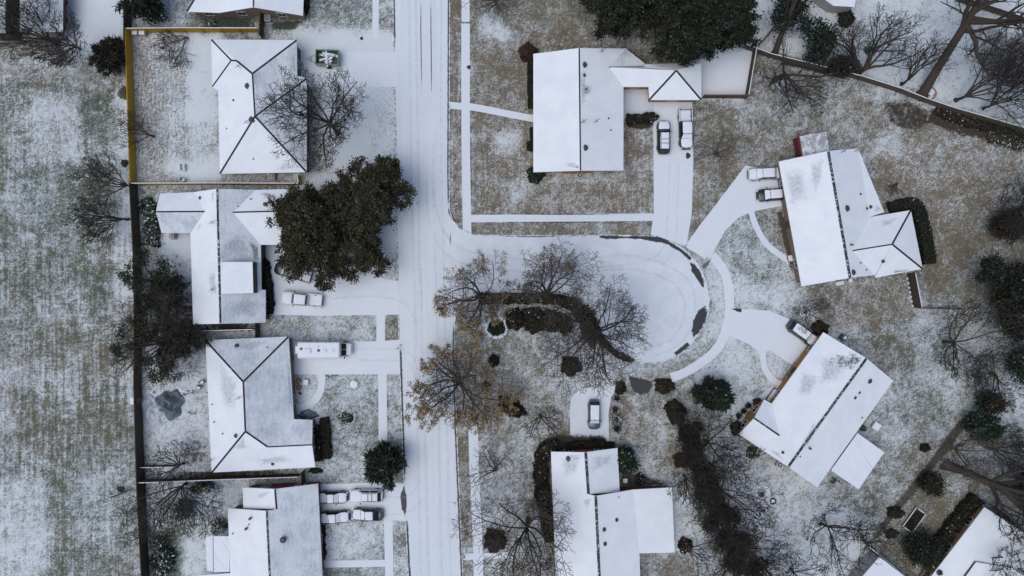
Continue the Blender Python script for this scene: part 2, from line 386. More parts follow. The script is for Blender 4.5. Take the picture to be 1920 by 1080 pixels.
def blur(a, n=2):
    for _ in range(n):
        b = a.copy(); b[1:-1, 1:-1] = (a[1:-1, 1:-1] * 2 + a[:-2, 1:-1] + a[2:, 1:-1] + a[1:-1, :-2] + a[1:-1, 2:]) / 6
        a = b
    return a
def make_ground():
    fx = np.arange(-92, 92.1, .45); fy = np.arange(-56, 56.1, .45)
    xs = np.concatenate([[-4000, -1500, -500, -200, -120], fx, [120, 200, 500, 1500, 4000]])
    ys = np.concatenate([[-4000, -1500, -500, -200, -90], fy, [90, 200, 500, 1500, 4000]])
    X, Y = np.meshgrid(xs, ys); px = 960 + X / S; py = 540 - Y / S
    A = {k: np.full(X.shape, v) for k, v in (('snow', .55), ('hue', .55), ('streak', .1), ('dash', 0.0))}
    wx = px + 5 * np.sin(Y * 1.3 + 2 * np.sin(X * .7)); wy = py + 5 * np.sin(X * 1.1 + 2 * np.sin(Y * .8))
    for poly, s, h, st, da in REG:
        m = inpoly(wx, wy, poly)
        A['snow'][m] = s; A['hue'][m] = h; A['streak'][m] = st; A['dash'][m] = da
    for k in A: A[k] = blur(A[k], 5)
    ny, nx = X.shape
    idx = np.arange(nx * ny).reshape(ny, nx)
    f = np.stack([idx[:-1, :-1], idx[:-1, 1:], idx[1:, 1:], idx[1:, :-1]], -1).reshape(-1, 4)
    o = np_mesh('ground', np.stack([X, Y, np.zeros_like(X)], -1), f, 'ground')
    for k, a in A.items():
        at = o.data.attributes.new(k, 'FLOAT', 'POINT'); at.data.foreach_set('value', a.astype(np.float32).ravel())
    tag(o, kind='structure')
make_ground()

def sheet(name, poly, mat, z):
    b = MB(); b.add([P(x, y, 0) + Vector((0, 0, z)) for x, y in poly], [tuple(range(len(poly)))])
    me = b.build(name, mat); 
    if me.data.polygons[0].normal.z < 0: me.data.flip_normals()
    return tag(me, kind='structure')
def smooth_path(pts, per=6):
    out = []
    n = len(pts)
    for i in range(n - 1):
        p0 = pts[max(i - 1, 0)]; p1 = pts[i]; p2 = pts[i + 1]; p3 = pts[min(i + 2, n - 1)]
        for k in range(per):
            t = k / per
            out.append(tuple(.5 * (2 * b + (c - a) * t + (2 * a - 5 * b + 4 * c - d) * t * t + (3 * b - a - 3 * c + d) * t ** 3) for a, b, c, d in zip(p0, p1, p2, p3)))
    out.append(tuple(pts[-1])); return out
def ribbon(pts, w):
    """offset both sides of a frame polyline, w in frame units; returns polygon"""
    L, Rr = [], []
    for i, p in enumerate(pts):
        a = pts[max(i - 1, 0)]; b = pts[min(i + 1, len(pts) - 1)]
        dx, dy = b[0] - a[0], b[1] - a[1]; l = math.hypot(dx, dy) or 1
        ww = (w[i] if isinstance(w, (list, tuple)) else w) / 2
        L.append((p[0] - dy / l * ww, p[1] + dx / l * ww)); Rr.append((p[0] + dy / l * ww, p[1] - dx / l * ww))
    return L + Rr[::-1]

rng = random.Random(5)
DZ = [0]
def decal_blob(name, poly, mat, z=None, plane=None, parent=None, origin=None, inner=.55, peak=.95):
    """soft-edged patch: ring of attribute 0 outside, 1 inside"""
    n0 = len(poly); pts = []
    for i in range(n0):
        a, b = poly[i], poly[(i + 1) % n0]
        for k in range(3):
            t = k / 3; pts.append((a[0] + (b[0] - a[0]) * t, a[1] + (b[1] - a[1]) * t))
    cx = sum(p[0] for p in pts) / len(pts); cy = sum(p[1] for p in pts) / len(pts)
    n = len(pts); ks = [1.0] + [1 - (1 - inner) * q for q in (.3, .6, 1.0)] + [inner * .5]; ms = [0.0, .3, .66, 1.0, 1.0]
    allp = [(cx + (x - cx) * k, cy + (y - cy) * k) for k in ks for x, y in pts] + [(cx, cy)]
    if plane is None:
        if z is None: DZ[0] = (DZ[0] + 1) % 12; z = .021 + DZ[0] * .0016
        V = [P(x, y, 0) + Vector((0, 0, z)) for x, y in allp]
    else:
        p0, nn = plane; V = [ray_plane(x, y, p0, nn) + nn * .014 for x, y in allp]
    nr = len(ks)
    F = [(r * n + i, r * n + (i + 1) % n, (r + 1) * n + (i + 1) % n, (r + 1) * n + i) for r in range(nr - 1) for i in range(n)] + [((nr - 1) * n + i, (nr - 1) * n + (i + 1) % n, nr * n) for i in range(n)]
    b = MB(); b.add(V, F)
    o = b.build(name, mat, parent, origin=origin, attr=[m * peak for m in ms for _ in range(n)] + [peak])
    if parent is None: tag(o, kind='structure')
    return o
def decal_strip(name, pts, w, mat, z=None, peak=.9):
    """soft-edged strip along frame polyline"""
    if z is None: DZ[0] = (DZ[0] + 1) % 12; z = .021 + DZ[0] * .0016
    V = []; at = []; n = len(pts)
    for i, p in enumerate(pts):
        a = pts[max(i - 1, 0)]; b = pts[min(i + 1, n - 1)]
        dx, dy = b[0] - a[0], b[1] - a[1]; l = math.hypot(dx, dy) or 1
        ww = (w[i] if isinstance(w, (list, tuple)) else w) / 2
        for k, m in ((-1, 0), (-.4, peak), (.4, peak), (1, 0)):
            V.append(P(p[0] - dy / l * ww * k, p[1] + dx / l * ww * k, 0) + Vector((0, 0, z)))
            at.append(0.0 if i in (0, n - 1) else m)
    F = [(i * 4 + k, i * 4 + k + 1, i * 4 + 5 + k, i * 4 + 4 + k) for i in range(n - 1) for k in range(3)]
    b = MB(); b.add(V, F); o = b.build(name, mat, attr=at)
    return tag(o, kind='structure')

WEST = [(736, -70), (738, 0), (741, 160), (745, 350), (748, 590), (752, 720), (758, 900), (767, 1080), (770, 1150)]
EAST_N = [(842, -70), (842, 0), (841, 330), (842, 395), (848, 414), (862, 430), (886, 441)]
arc = [(1212 + 117 * math.cos(R(a)), 562 - 119 * math.sin(R(a))) for a in range(88, -88, -8)]
OUT = [(886, 441), (950, 443), (1050, 443), (1150, 442)] + arc + [(1200, 681)]
INN = [(1200, 681), (1172, 672), (1150, 655), (1134, 630), (1122, 602), (1104, 574), (1082, 557), (1050, 549), (980, 547), (905, 547), (872, 555), (853, 580)]
EAST_S = [(853, 580), (851, 640), (853, 720), (855, 800), (859, 900), (867, 1080), (870, 1150)]
sheet('road', [(738, -70), (738, 0), (741, 160), (745, 350), (748, 590), (752, 720), (758, 900), (767, 1080), (770, 1150)] + EAST_S[::-1] + [(846, 500)] + EAST_N[::-1][1:], 'road', .004)
sheet('side_road', [(838, 415)] + EAST_N[4:-1] + OUT + INN[1:] + [(835, 600)], 'loop', .0065)

def kerb(pts, w=.16, h=.12, side=1):
    b = MB(); n = len(pts); V = []
    for i, p in enumerate(pts):
        a = pts[max(i - 1, 0)]; c = pts[min(i + 1, n - 1)]
        d = (P(*c) - P(*a)).normalized(); nn = Vector((-d.y, d.x, 0)) * side
        q = P(*p)
        for off, z in ((0, 0), (.02, h), (w, h), (w + .02, 0)): V.append(q + nn * off + Vector((0, 0, z)))
    F = [(i * 4 + k, i * 4 + k + 1, i * 4 + 5 + k, i * 4 + 4 + k) for i in range(n - 1) for k in range(3)]
    b.add(V, F); return tag(b.build('kerb', 'kerb'), kind='structure')
def sub(pts, y0, y1):
    """piece of a mostly vertical polyline between two frame heights"""
    out = []
    for y in np.linspace(y0, y1, max(3, int(abs(y1 - y0) / 22))):
        for a, b in zip(pts, pts[1:]):
            if min(a[1], b[1]) <= y <= max(a[1], b[1]):
                t = (y - a[1]) / ((b[1] - a[1]) or 1); out.append((a[0] + (b[0] - a[0]) * t, y)); break
    return out
for y0, y1 in ((-60, 95), (165, 520), (592, 636), (703, 905), (977, 1140)): kerb(sub(WEST, y0, y1), side=-1)
kerb(EAST_N, side=1); kerb(OUT[:6]); kerb(OUT[13:18]); kerb(OUT[20:27]); kerb(INN[1:]); kerb(EAST_S, side=1)
# gutter melt lines
def gutter(pts, w, mat='wet_edge', dx=0, dy=0):
    decal_strip('gutter', [(x + dx, y + dy) for x, y in pts], w, mat)
gutter(sub(EAST_N, -50, 392), 4.5, dx=-1); gutter([(841, 380), (843, 398), (850, 412), (858, 421)], 7, 'asphalt')
gutter(sub(WEST, -50, 95), 4, dx=1); gutter(sub(WEST, 290, 345), 6, 'asphalt', 2); gutter(sub(WEST, 640, 905), 5.5, dx=1); gutter(sub(WEST, 965, 1140), 6, dx=1)
gutter(sub(EAST_S, 600, 1140), 5.5, dx=-1)
gutter([(890, 441), (990, 443), (1110, 442)], 5)
decal_strip('asphalt_patch', smooth_path([(1122, 443.5), (1150, 445), (1182, 445), (1206, 446)]), [2, 5, 8, 10, 11, 9, 10, 9, 6, 5, 4, 4, 6, 9, 10, 8, 5, 3, 2], 'asphalt')
decal_strip('asphalt_patch', smooth_path([(1198, 445), (1222, 447), (1248, 453), (1276, 468)]), [2, 6, 10, 12, 13, 14, 15, 16, 16, 14, 12, 12, 11, 10, 8, 8, 6, 5, 2], 'asphalt')
decal_strip('asphalt_patch', smooth_path([(1255, 457), (1278, 471), (1296, 487)]), 9, 'asphalt')
decal_blob('asphalt_patch', [(1291, 487), (1301, 490), (1313, 506), (1321, 526), (1322, 543), (1316, 540), (1306, 524), (1295, 508)], 'asphalt')
decal_blob('asphalt_patch', [(1325, 566), (1330, 580), (1326, 602), (1313, 624), (1298, 641), (1293, 630), (1297, 600), (1310, 575)], 'asphalt')
decal_strip('asphalt_patch', smooth_path([(1292, 644), (1278, 655), (1266, 665)]), 11, 'asphalt')
decal_blob('asphalt_patch', [(1172, 700), (1200, 706), (1228, 712), (1224, 738), (1200, 746), (1182, 732)], 'asphalt')
decal_blob('asphalt_patch', [(1368, 578), (1384, 577), (1393, 579), (1392, 587), (1380, 584)], 'asphalt')
decal_blob('asphalt_patch', [(757, 905), (763, 925), (764, 950), (760, 975), (752, 955), (749, 930)], 'asphalt')
decal_blob('asphalt_patch', [(1312, 500), (1325, 490), (1336, 480), (1330, 496), (1318, 508)], 'track')
decal_strip('tyre_track', [(789, -40), (789, 60), (790, 120), (791, 195)], [3, 3, 2.6, 2], 'track'); decal_strip('tyre_track', [(807, -40), (808, 60), (809, 130), (809, 215)], [3, 3, 3, 2], 'track')
decal_strip('tyre_track', [(788, 480), (790, 520), (791, 570), (792, 640)], [3, 7, 5, 2], 'slush')
decal_strip('tyre_track', [(846, 425), (844, 450), (845, 470)], 3, 'track')

for pts_, w_ in (([(766, -40), (769, 150), (771, 340), (778, 560), (781, 760), (792, 1130)], 8), ([(779, -40), (782, 180), (785, 360), (790, 600), (796, 800), (806, 1130)], 8), ([(812, 260), (813, 380), (818, 560), (822, 760), (830, 1130)], 8), ([(828, -40), (827, 200), (829, 400), (835, 620), (838, 800), (846, 1130)], 8),
                 ([(800, 330), (806, 420), (840, 480), (910, 502), (1050, 512), (1180, 505), (1260, 530), (1285, 580), (1262, 632), (1215, 655)], 8), ([(812, 330), (820, 400), (850, 455), (920, 480), (1060, 488), (1190, 480), (1283, 518), (1304, 575), (1280, 640), (1225, 668)], 8),
                 ([(1255, 300), (1252, 400), (1240, 470), (1180, 496), (1060, 500)], 6), ([(1272, 300), (1270, 400), (1262, 470), (1240, 500)], 6), ([(620, 560), (700, 556), (760, 570), (785, 620)], 6), ([(665, 655), (720, 654), (770, 664), (790, 720)], 6), ([(665, 675), (720, 676), (768, 684), (785, 740)], 6), ([(720, 930), (765, 930), (790, 900)], 6), ([(720, 965), (765, 960), (800, 930)], 6)):
    decal_strip('tyre_track', smooth_path(pts_), w_, 'slush', peak=.62)
# driveways, paths, pavements (thin sheets)
drv = lambda p, z=.009: sheet('driveway', p, 'path', z)
pth = lambda p, w, z=.0106: sheet('path', ribbon(smooth_path(p), w), 'path', z)
drv([(557, 97), (746, 97), (746, 163), (575, 163)])
drv([(498, 460), (560, 440), (700, 520), (747, 527), (748, 590), (600, 592), (505, 590)])
drv([(545, 640), (706, 640), (750, 637), (752, 702), (612, 702), (545, 702)])
drv([(598, 908), (700, 905), (758, 906), (762, 978), (722, 974), (600, 974)])
drv([(1225, 190), (1298, 190), (1300, 300), (1297, 400), (1287, 462), (1240, 446), (1220, 440), (1226, 400)])
drv([(1398, 310), (1466, 325), (1474, 385), (1412, 396), (1385, 408), (1360, 432), (1340, 468), (1330, 490), (1284, 462), (1310, 425), (1345, 380)])
drv([(1366, 575), (1400, 580), (1440, 582), (1480, 598), (1520, 640), (1484, 684), (1442, 656), (1428, 664), (1405, 646), (1365, 628)])
drv([(1068, 770), (1070, 748), (1080, 735), (1098, 728), (1160, 722), (1146, 745), (1141, 775), (1142, 830), (1070, 832)])
WZ = [.0112]
def walk(p, w):
    WZ[0] += .0006; sheet('sidewalk', ribbon(smooth_path(p), w), 'path', WZ[0])
walk([(873, -60), (873, 41)], 15); walk([(873, 44), (873, 200), (874, 330), (876, 440)], 16); walk([(868, 410), (1000, 409), (1225, 407)], 14)
walk([(887, 800), (890, 900), (895, 1000), (899, 1140)], 18); walk([(870, 1044), (960, 1040)], 12)
walk([(705, -60), (704, 72)], 12); walk([(713, 470), (714, 640)], 16); walk([(717, 702), (718, 826)], 16); walk([(728, 974), (731, 1140)], 16)
walk([(1335, 478), (1358, 510), (1367, 550), (1366, 600), (1350, 645), (1322, 675), (1285, 698), (1258, 708)], 17)
pth([(842, 197), (860, 199), (880, 200), (910, 205), (950, 213), (1002, 223)], 13); pth([(1408, 396), (1418, 425), (1436, 456), (1462, 478), (1482, 491)], 11)
pth([(1430, 660), (1434, 690), (1448, 712), (1470, 722)], 11); pth([(602, 700), (603, 720), (595, 745), (575, 760), (556, 766)], 13); pth([(604, 1058), (724, 1056)], 13)
pth([(1398, 770), (1440, 735), (1452, 728)], 8)
sheet('courtyard', [(1165, 160), (1228, 160), (1226, 219), (1166, 222)], 'court_snow', .01); sheet('courtyard', [(1312, 110), (1416, 92), (1396, 184), (1312, 186)], 'path', .01)
sheet('courtyard', [(312, 436), (362, 436), (362, 484), (314, 484)], 'court_snow', .01)
sheet('car_park', rect(118, -70, 226, 96), 'path', .008)
sheet('terrace', [(1376, 785), (1405, 742), (1440, 752), (1395, 812)], 'court_snow', .014)
for x0, x1, y in ((885, 1224, 402), (885, 1224, 417)): decal_strip('gutter', [(x0, y), ((x0 + x1) / 2, y), (x1, y)], 2.5, 'wet_edge')
decal_strip('gutter', [(882, 60), (882, 190)], 2.4, 'wet_edge'); decal_strip('gutter', [(882.5, 212), (883, 300), (885, 402)], 2.4, 'wet_edge')
for y in range(80, 400, 38): decal_strip('gutter', [(865, y), (873, y), (881, y)], 1.6, 'slush')
for x in range(905, 1220, 40): decal_strip('gutter', [(x, 402), (x, 409), (x, 416)], 1.6, 'slush')
for a, b in (((608, 704), (710, 703)),):
    decal_strip('gutter', [a, ((a[0] + b[0]) / 2, (a[1] + b[1]) / 2), b], 2, 'slush')
# soil beds and litter
decal_strip('soil_bed', smooth_path([(885, 552), (960, 552), (1040, 553), (1078, 563), (1104, 590), (1122, 625), (1150, 660), (1192, 678)]), [13] * 12 + [20] * 18 + [18] * 6 + [12] * 6 + [7], 'soil', peak=.72)
decal_blob('soil_bed', [(945, 582), (1000, 576), (1060, 582), (1078, 605), (1060, 628), (1000, 626), (950, 612)], 'soil')
decal_strip('soil_bed', smooth_path([(1140, 832), (1080, 830), (1040, 830), (1020, 845), (1015, 900), (1022, 960), (1030, 1005)]), 38, 'soil')
decal_strip('soil_bed', smooth_path([(1262, 760), (1290, 830), (1330, 920), (1372, 1010), (1400, 1100)]), [28] * 8 + [40] * 16 + [40], 'litter', peak=.6)
decal_strip('soil_bed', smooth_path([(1250, 760), (1290, 830), (1320, 920), (1372, 1010), (1400, 1100)]), [26] * 8 + [66] * 16 + [60], 'litter', peak=.42)
decal_strip('soil_bed', [(1845, 935), (1800, 1000), (1750, 1075)], 30, 'soil'); decal_strip('soil_bed', [(1840, 940), (1880, 965), (1930, 1000)], 14, 'soil')
decal_strip('soil_bed', [(1860, 730), (1800, 800), (1740, 880), (1660, 980), (1590, 1090)], [22, 26, 24, 22, 26], 'litter')
decal_strip('soil_bed', [(1620, 1015), (1575, 1090)], 40, 'soil'); decal_blob('soil_bed', [(1650, 192), (1700, 186), (1748, 208), (1746, 232), (1722, 246), (1690, 245), (1662, 228)], 'soil', inner=.75, peak=.55); decal_strip('soil_bed', smooth_path([(1740, 215), (1790, 235), (1850, 250), (1930, 275)]), 40, 'soil', peak=.75)
decal_strip('soil_bed', [(247, 345), (262, 600), (258, 720), (268, 900), (276, 1100)], 15, 'soil')
decal_blob('soil_bed', [(268, 470), (330, 460), (380, 560), (420, 640), (400, 690), (290, 700), (262, 600)], 'soil', inner=.4, peak=.62)
decal_blob('soil_bed', [(215, 560), (262, 540), (262, 720), (225, 690)], 'litter', inner=.4, peak=.62)
decal_blob('soil_bed', [(0, 70), (60, 76), (130, 80), (180, 100), (160, 118), (60, 118), (0, 112)], 'litter', inner=.4, peak=.62)
decal_blob('soil_bed', [(275, 900), (345, 900), (340, 1020), (285, 1010)], 'greenery', inner=.4, peak=.62); decal_blob('soil_bed', [(330, 820), (398, 810), (398, 885), (320, 885)], 'litter', inner=.4, peak=.62); decal_blob('soil_bed', [(283, 1000), (345, 1005), (350, 1100), (284, 1100)], 'greenery', inner=.4, peak=.62)
decal_blob('soil_bed', [(262, 360), (295, 365), (305, 420), (300, 470), (265, 470)], 'greenery', inner=.4, peak=.62)
decal_strip('soil_bed', [(365, 616), (430, 613), (500, 611)], 22, 'soil'); decal_strip('soil_bed', [(275, 892), (400, 890), (575, 884)], 16, 'soil'); decal_blob('soil_bed', [(360, 30), (490, 30), (490, 54), (380, 54)], 'greenery'); decal_blob('soil_bed', [(500, 40), (575, 36), (560, 58), (505, 58)], 'greenery')
decal_blob('soil_bed', [(1460, 100), (1520, 112), (1620, 140), (1600, 155), (1500, 130), (1450, 120)], 'soil'); decal_blob('soil_bed', [(1170, 222), (1232, 222), (1228, 240), (1200, 245), (1172, 240)], 'soil')
decal_blob('soil_bed', [(1080, 590), (1115, 570), (1135, 620), (1115, 665), (1085, 640)], 'soil'); decal_strip('soil_bed', [(494, 490), (497, 540), (500, 592)], 16, 'soil')
decal_blob('soil_bed', [(1840, 390), (1915, 380), (1930, 460), (1850, 460)], 'soil', inner=.4, peak=.62); decal_blob('soil_bed', [(1830, 500), (1930, 480), (1930, 720), (1860, 660)], 'litter', inner=.4, peak=.62)
decal_blob('soil_bed', [(1670, 370), (1730, 370), (1748, 500), (1730, 510)], 'soil', inner=.4, peak=.62); decal_strip('soil_bed', [(605, 1000), (606, 1050)], 8, 'litter'); decal_strip('soil_bed', [(1440, 400), (1462, 400), (1480, 480), (1498, 530)], 16, 'litter')
decal_blob('soil_bed', [(1160, 880), (1215, 890), (1260, 910), (1200, 914), (1165, 914)], 'litter'); decal_blob('soil_bed', [(575, 860), (612, 790), (622, 800), (620, 860), (600, 870)], 'soil')
# ------------------------------------------------------------------ houses
E = 2.7
def fill_loops(faces):
    """ordered boundary loop of indexed faces"""
    cnt = {}
    for f in faces:
        for a, b in zip(f, f[1:] + f[:1]): cnt[(a, b)] = 1
    nxt = {a: b for (a, b) in cnt if (b, a) not in cnt}
    loops = []
    while nxt:
        s = next(iter(nxt)); lp = [s]; c = nxt.pop(s)
        while c != s and c in nxt: lp.append(c); c = nxt.pop(c)
        loops.append(lp)
    return max(loops, key=len)
def inset(pts, d):
    """inset counter-clockwise xy loop"""
    n = len(pts); out = []
    for i in range(n):
        a, b, c = pts[i - 1], pts[i], pts[(i + 1) % n]
        u = Vector((b.x - a.x, b.y - a.y)); v = Vector((c.x - b.x, c.y - b.y))
        if u.length < 1e-4: u = v.copy()
        if v.length < 1e-4: v = u.copy()
        u.normalize(); v.normalize()
        n1 = Vector((-u.y, u.x)); n2 = Vector((-v.y, v.x)); m = n1 + n2
        if m.length < .3: m = n1
        m = m / max(.35, m.length_squared / 2) if m.length_squared > 1e-6 else n1
        q = m * d
        if q.length > d * 1.6: q = q.normalized() * d * 1.6
        out.append(Vector((b.x + q.x, b.y + q.y, b.z)))
    return out

class House:
    def __init__(self, label, verts, faces, thin=(), metal=(), wall='brick_tan', fascia='fascia', ridges=(), broken=(), overhang=.42,
                 vents=(), bare=(), faint=(), windows=True, door=None, name='house', cat='house', group=None, thick=.17, walls=True, roof_mat='roof', snap=()):
        V = {k: P(*v) for k, v in verts.items()}
        for tri, ks in snap:
            A_, B_, C_ = (V[k] for k in tri); nn = (B_ - A_).cross(C_ - A_).normalized()
            for k in ks: V[k] = ray_plane(verts[k][0], verts[k][1], A_, nn)
        self.V = V; self.px = verts
        c = sum(V.values(), Vector()) / len(V); c.z = 0
        self.c = c; self.root = empty(name, c, 0, label, cat, group)
        fl = []
        for f in faces:
            a = 0
            for i in range(len(f)):
                p, q = V[f[i]], V[f[(i + 1) % len(f)]]; a += p.x * q.y - q.x * p.y
            fl.append(list(f) if a > 0 else list(f)[::-1])
        self.fl = fl
        loop = fill_loops(fl)
        keys = list(V); ix = {k: i for i, k in enumerate(keys)}
        b = MB(); top = [V[k] for k in keys]
        for f, src in zip(fl, faces):
            mi = 1 if src in thin else (2 if src in metal else 0)
            b.add([V[k] for k in f], [tuple(range(len(f)))], mi)
        for f in fl: b.add([V[k] - Vector((0, 0, thick)) for k in f], [tuple(range(len(f)))[::-1]], 3)
        for p, q in zip(loop, loop[1:] + loop[:1]):
            b.add([V[p], V[q], V[q] - Vector((0, 0, thick)), V[p] - Vector((0, 0, thick))], [(0, 1, 2, 3)], 3)
        self.roof = b.build('roof', [roof_mat, 'roof_thin', 'roof_metal', fascia], self.root, origin=c)
        # gutters / snow lip along the eaves reads as a thin bright edge
        if walls:
            ins = inset([V[k] for k in loop], overhang)
            w = MB(); n = len(ins)
            for i in range(n):
                p, q = ins[i], ins[(i + 1) % n]
                w.add([(p.x, p.y, 0), (q.x, q.y, 0), (q.x, q.y, q.z - thick * .6), (p.x, p.y, p.z - thick * .6)], [(0, 1, 2, 3)])
            w.build('wall', wall, self.root, origin=c)
            done = False; fr0 = pn0 = None
            for i in range(n):
                p, q = ins[i], ins[(i + 1) % n]; L = (q.xy - p.xy).length
                if L < 2.6: continue
                ang = math.atan2(q.y - p.y, q.x - p.x); nrm = Vector((math.sin(ang), -math.cos(ang), 0))
                k = max(1, int(L / 4.2)); k = min(k, 3); dslot = None
                if door is not None and not done:
                    dp = P(*door); m = (p + q) / 2
                    if (Vector((dp.x, dp.y)) - m.xy).length < L / 2 + 1.5:
                        done = True; dslot = k // 2
                        cc = p.lerp(q, (dslot + .5) / k)
                        d = MB(); d.box((0, 0, 1.02), (.95, .09, 2.04)); dd = d.build('door', 'door_wood', self.root, bevel=.01)
                        dd.location = (cc.x - c.x + nrm.x * .05, cc.y - c.y + nrm.y * .05, .02); dd.rotation_euler = (0, 0, ang)
                        hb = MB(); hb.bar((.36, -.06, 1.0), (.36, -.13, 1.0), .03); hb.build('handle', 'metal_grey', dd)
                if not windows: continue
                for j in range(k):
                    if j == dslot: continue
                    cc = p.lerp(q, (j + .5) / k)
                    if cc.z < 2.1: continue
                    if fr0 is None:
                        fb = MB()
                        for bx in (((0, 0, .62), (1.36, .1, .08)), ((0, 0, -.62), (1.36, .1, .08)), ((-.64, 0, 0), (.08, .098, 1.16)), ((.64, 0, 0), (.08, .098, 1.16)), ((0, 0, 0), (.05, .09, 1.16))): fb.box(*bx)
                        fr0 = fb.build('window', 'window_frame', self.root)
                        gb = MB(); gb.box((0, .01, 0), (1.2, .04, 1.16)); gb.build('pane', 'glass', fr0); o = fr0
                    else: o = copy_part(fr0, self.root)
                    o.location = (cc.x - c.x + nrm.x * .05, cc.y - c.y + nrm.y * .05, 1.42); o.rotation_euler = (0, 0, ang)
        for r in ridges: self.ridge(r[0], r[1], 'ridge', r[2] if len(r) > 2 else 1.0)
        for r in broken: self.ridge(r[0], r[1], 'ridge_broken', r[2] if len(r) > 2 else 1.0)
        for v in vents: self.vent(*v)
        for poly in bare: self.patch(poly, 'shingle')
        for poly in faint: self.patch(poly, 'shingle_faint')
    def plane(self, px, py):
        for f, src in zip(self.fl, self.fl):
            poly = [self.px[k][:2] for k in f]
            if inpoly(np.array([px], float), np.array([py], float), poly)[0]:
                p = [self.V[k] for k in f]; best = None
                for i in range(len(p)):
                    n = (p[i - 1] - p[i - 2]).cross(p[i] - p[i - 1])
                    if best is None or n.length > best.length: best = n
                best.normalize()
                if best.z < 0: best = -best
                return p[0], best
        return None
    def ridge(self, a, b, mat, k=1.0):
        A, B = self.V[a], self.V[b]; d = (B - A).normalized(); s = d.cross(Vector((0, 0, 1))).normalized()
        w = .135 * k; up = Vector((0, 0, .05)); lo = Vector((0, 0, -.02)); c = self.c
        vs = []
        for p in (A + d * .05, B - d * .02):
            vs += [p + s * w + lo, p + s * w * .6 + up, p - s * w * .6 + up, p - s * w + lo]
        m = MB(); m.add(vs, [(0, 1, 5, 4), (1, 2, 6, 5), (2, 3, 7, 6), (3, 2, 1, 0), (4, 5, 6, 7), (0, 4, 7, 3)])
        m.build('ridge_cap', mat, self.roof, origin=c)
    def vent(self, px, py, r=.12, h=.35, kind='pipe'):
        pl = self.plane(px, py)
        if pl is None: return
        q = ray_plane(px, py, *pl) - self.c; m = MB(); r *= .8
        if kind == 'pipe':
            m.lathe([(r * 2.2, -.06), (r * 2.2, .02), (r, .06), (r, h), (r * .7, h)], n=10); nm, mt = 'vent_pipe', 'metal_dark'
        elif kind == 'turbine':
            m.lathe([(r * 1.2, -.1), (r, .1), (r * 1.4, .2), (r * 1.7, .38), (r * 1.2, .5), (.02, .55)], n=14); nm, mt = 'roof_turbine', 'metal_dark'
        elif kind == 'box':
            m.box((0, 0, .2), (r * 2, r * 2.6, .7)); m.box((0, 0, .6), (r * 2.3, r * 2.9, .1)); m.box((0, 0, .68), (r * .9, r * .9, .14), mi=1); nm, mt = 'chimney', ['metal_grey', 'metal_dark']
        elif kind == 'brick':
            m.box((0, 0, .2), (r * 2, r * 2, .9)); nm, mt = 'chimney', 'brick_red'
        elif kind == 'antenna':
            m.bar((0, 0, -.05), (0, 0, h * 2), .03); m.bar((-.4, -.25, h * 2), (.45, .3, h * 2), .035); m.bar((.2, -.2, h * 2), (-.15, .3, h * 2), .03); nm, mt = 'antenna', 'metal_dark'
        o = m.build(nm, mt, self.roof); o.location = q; return o
    def patch(self, poly, mat):
        cx = sum(p[0] for p in poly) / len(poly); cy = sum(p[1] for p in poly) / len(poly)
        pl = self.plane(cx, cy)
        if pl: decal_blob('bare_shingles', poly, mat, plane=pl, parent=self.roof, origin=self.c, inner=.35, peak=.56 if mat == 'shingle' else .42)

G_H = None
# tan house cut by the frame's top edge
House('tan walled gabled house above the wooden fence, partly cut off by the frame edge',
      dict(a=(350, 22, E), b=(411, 24, E), p=(475, 13.5, 4.5), q=(568, 29.5, E), r=(571, -60, E), s=(476, -60, 4.5), t=(440, -30, 3.9), u=(382, -30, 3.9), w=(436, -60, 3.9)),
      [('a', 'b', 't', 'u'), ('b', 'p', 's', 'w', 't'), ('p', 'q', 'r', 's')], wall='brick_tan', fascia='fascia', ridges=[('a', 'u'), ('p', 's', .8)], faint=[[(440, 2), (468, 2), (470, 13), (450, 14)]])
# hip-roofed house inside the yellow fence
House('white hip roofed house standing just inside the yellow wooden fence',
      dict(a=(396, 74, E), b=(556.5, 75, E), c=(557, 141, E), d=(575, 147, E), f=(575, 323, E), g=(412, 326, E), h=(409, 170, E), i=(398, 163, E), r1=(434, 113, 4.2), r2=(444, 114, 4.25), r3=(473, 138, 5.2), r4=(478, 218, 5.2)),
      [('a', 'b', 'r3', 'r2', 'r1'), ('a', 'r1', 'i'), ('i', 'r1', 'r2', 'r3', 'r4', 'g', 'h'), ('g', 'r4', 'f'), ('r4', 'd', 'f'), ('b', 'c', 'd', 'r4', 'r3')],
      thin=[('b', 'c', 'd', 'r4', 'r3'), ('r4', 'd', 'f')], ridges=[('a', 'r1'), ('r1', 'r2'), ('r2', 'r3'), ('b', 'r3'), ('i', 'r1'), ('r3', 'r4', .8), ('g', 'r4'), ('f', 'r4'), ('d', 'r4')],
      snap=[(('r3','r4','d'),('b','c')), (('r3','r4','g'),('r2','r1','i','h'))], wall='siding_brown', fascia='fascia', door=(580, 240),
      vents=[(464.5, 161, .26, .4), (472.5, 224, .28, .45), (438, 188, .1, .3), (450, 127, .14, .4, 'antenna'), (465, 231, .14, .4, 'antenna'), (508, 105, .06, .2), (425, 241, .06, .2), (530, 290, .07, .2), (475, 298, .07, .2), (548, 262, .07, .2)],
      faint=[[(545, 100), (556, 95), (556, 140), (540, 142)], [(520, 165), (570, 155), (572, 200), (520, 205)], [(560, 250), (573, 240), (573, 318), (560, 315)], [(535, 298), (570, 316), (510, 322)]])
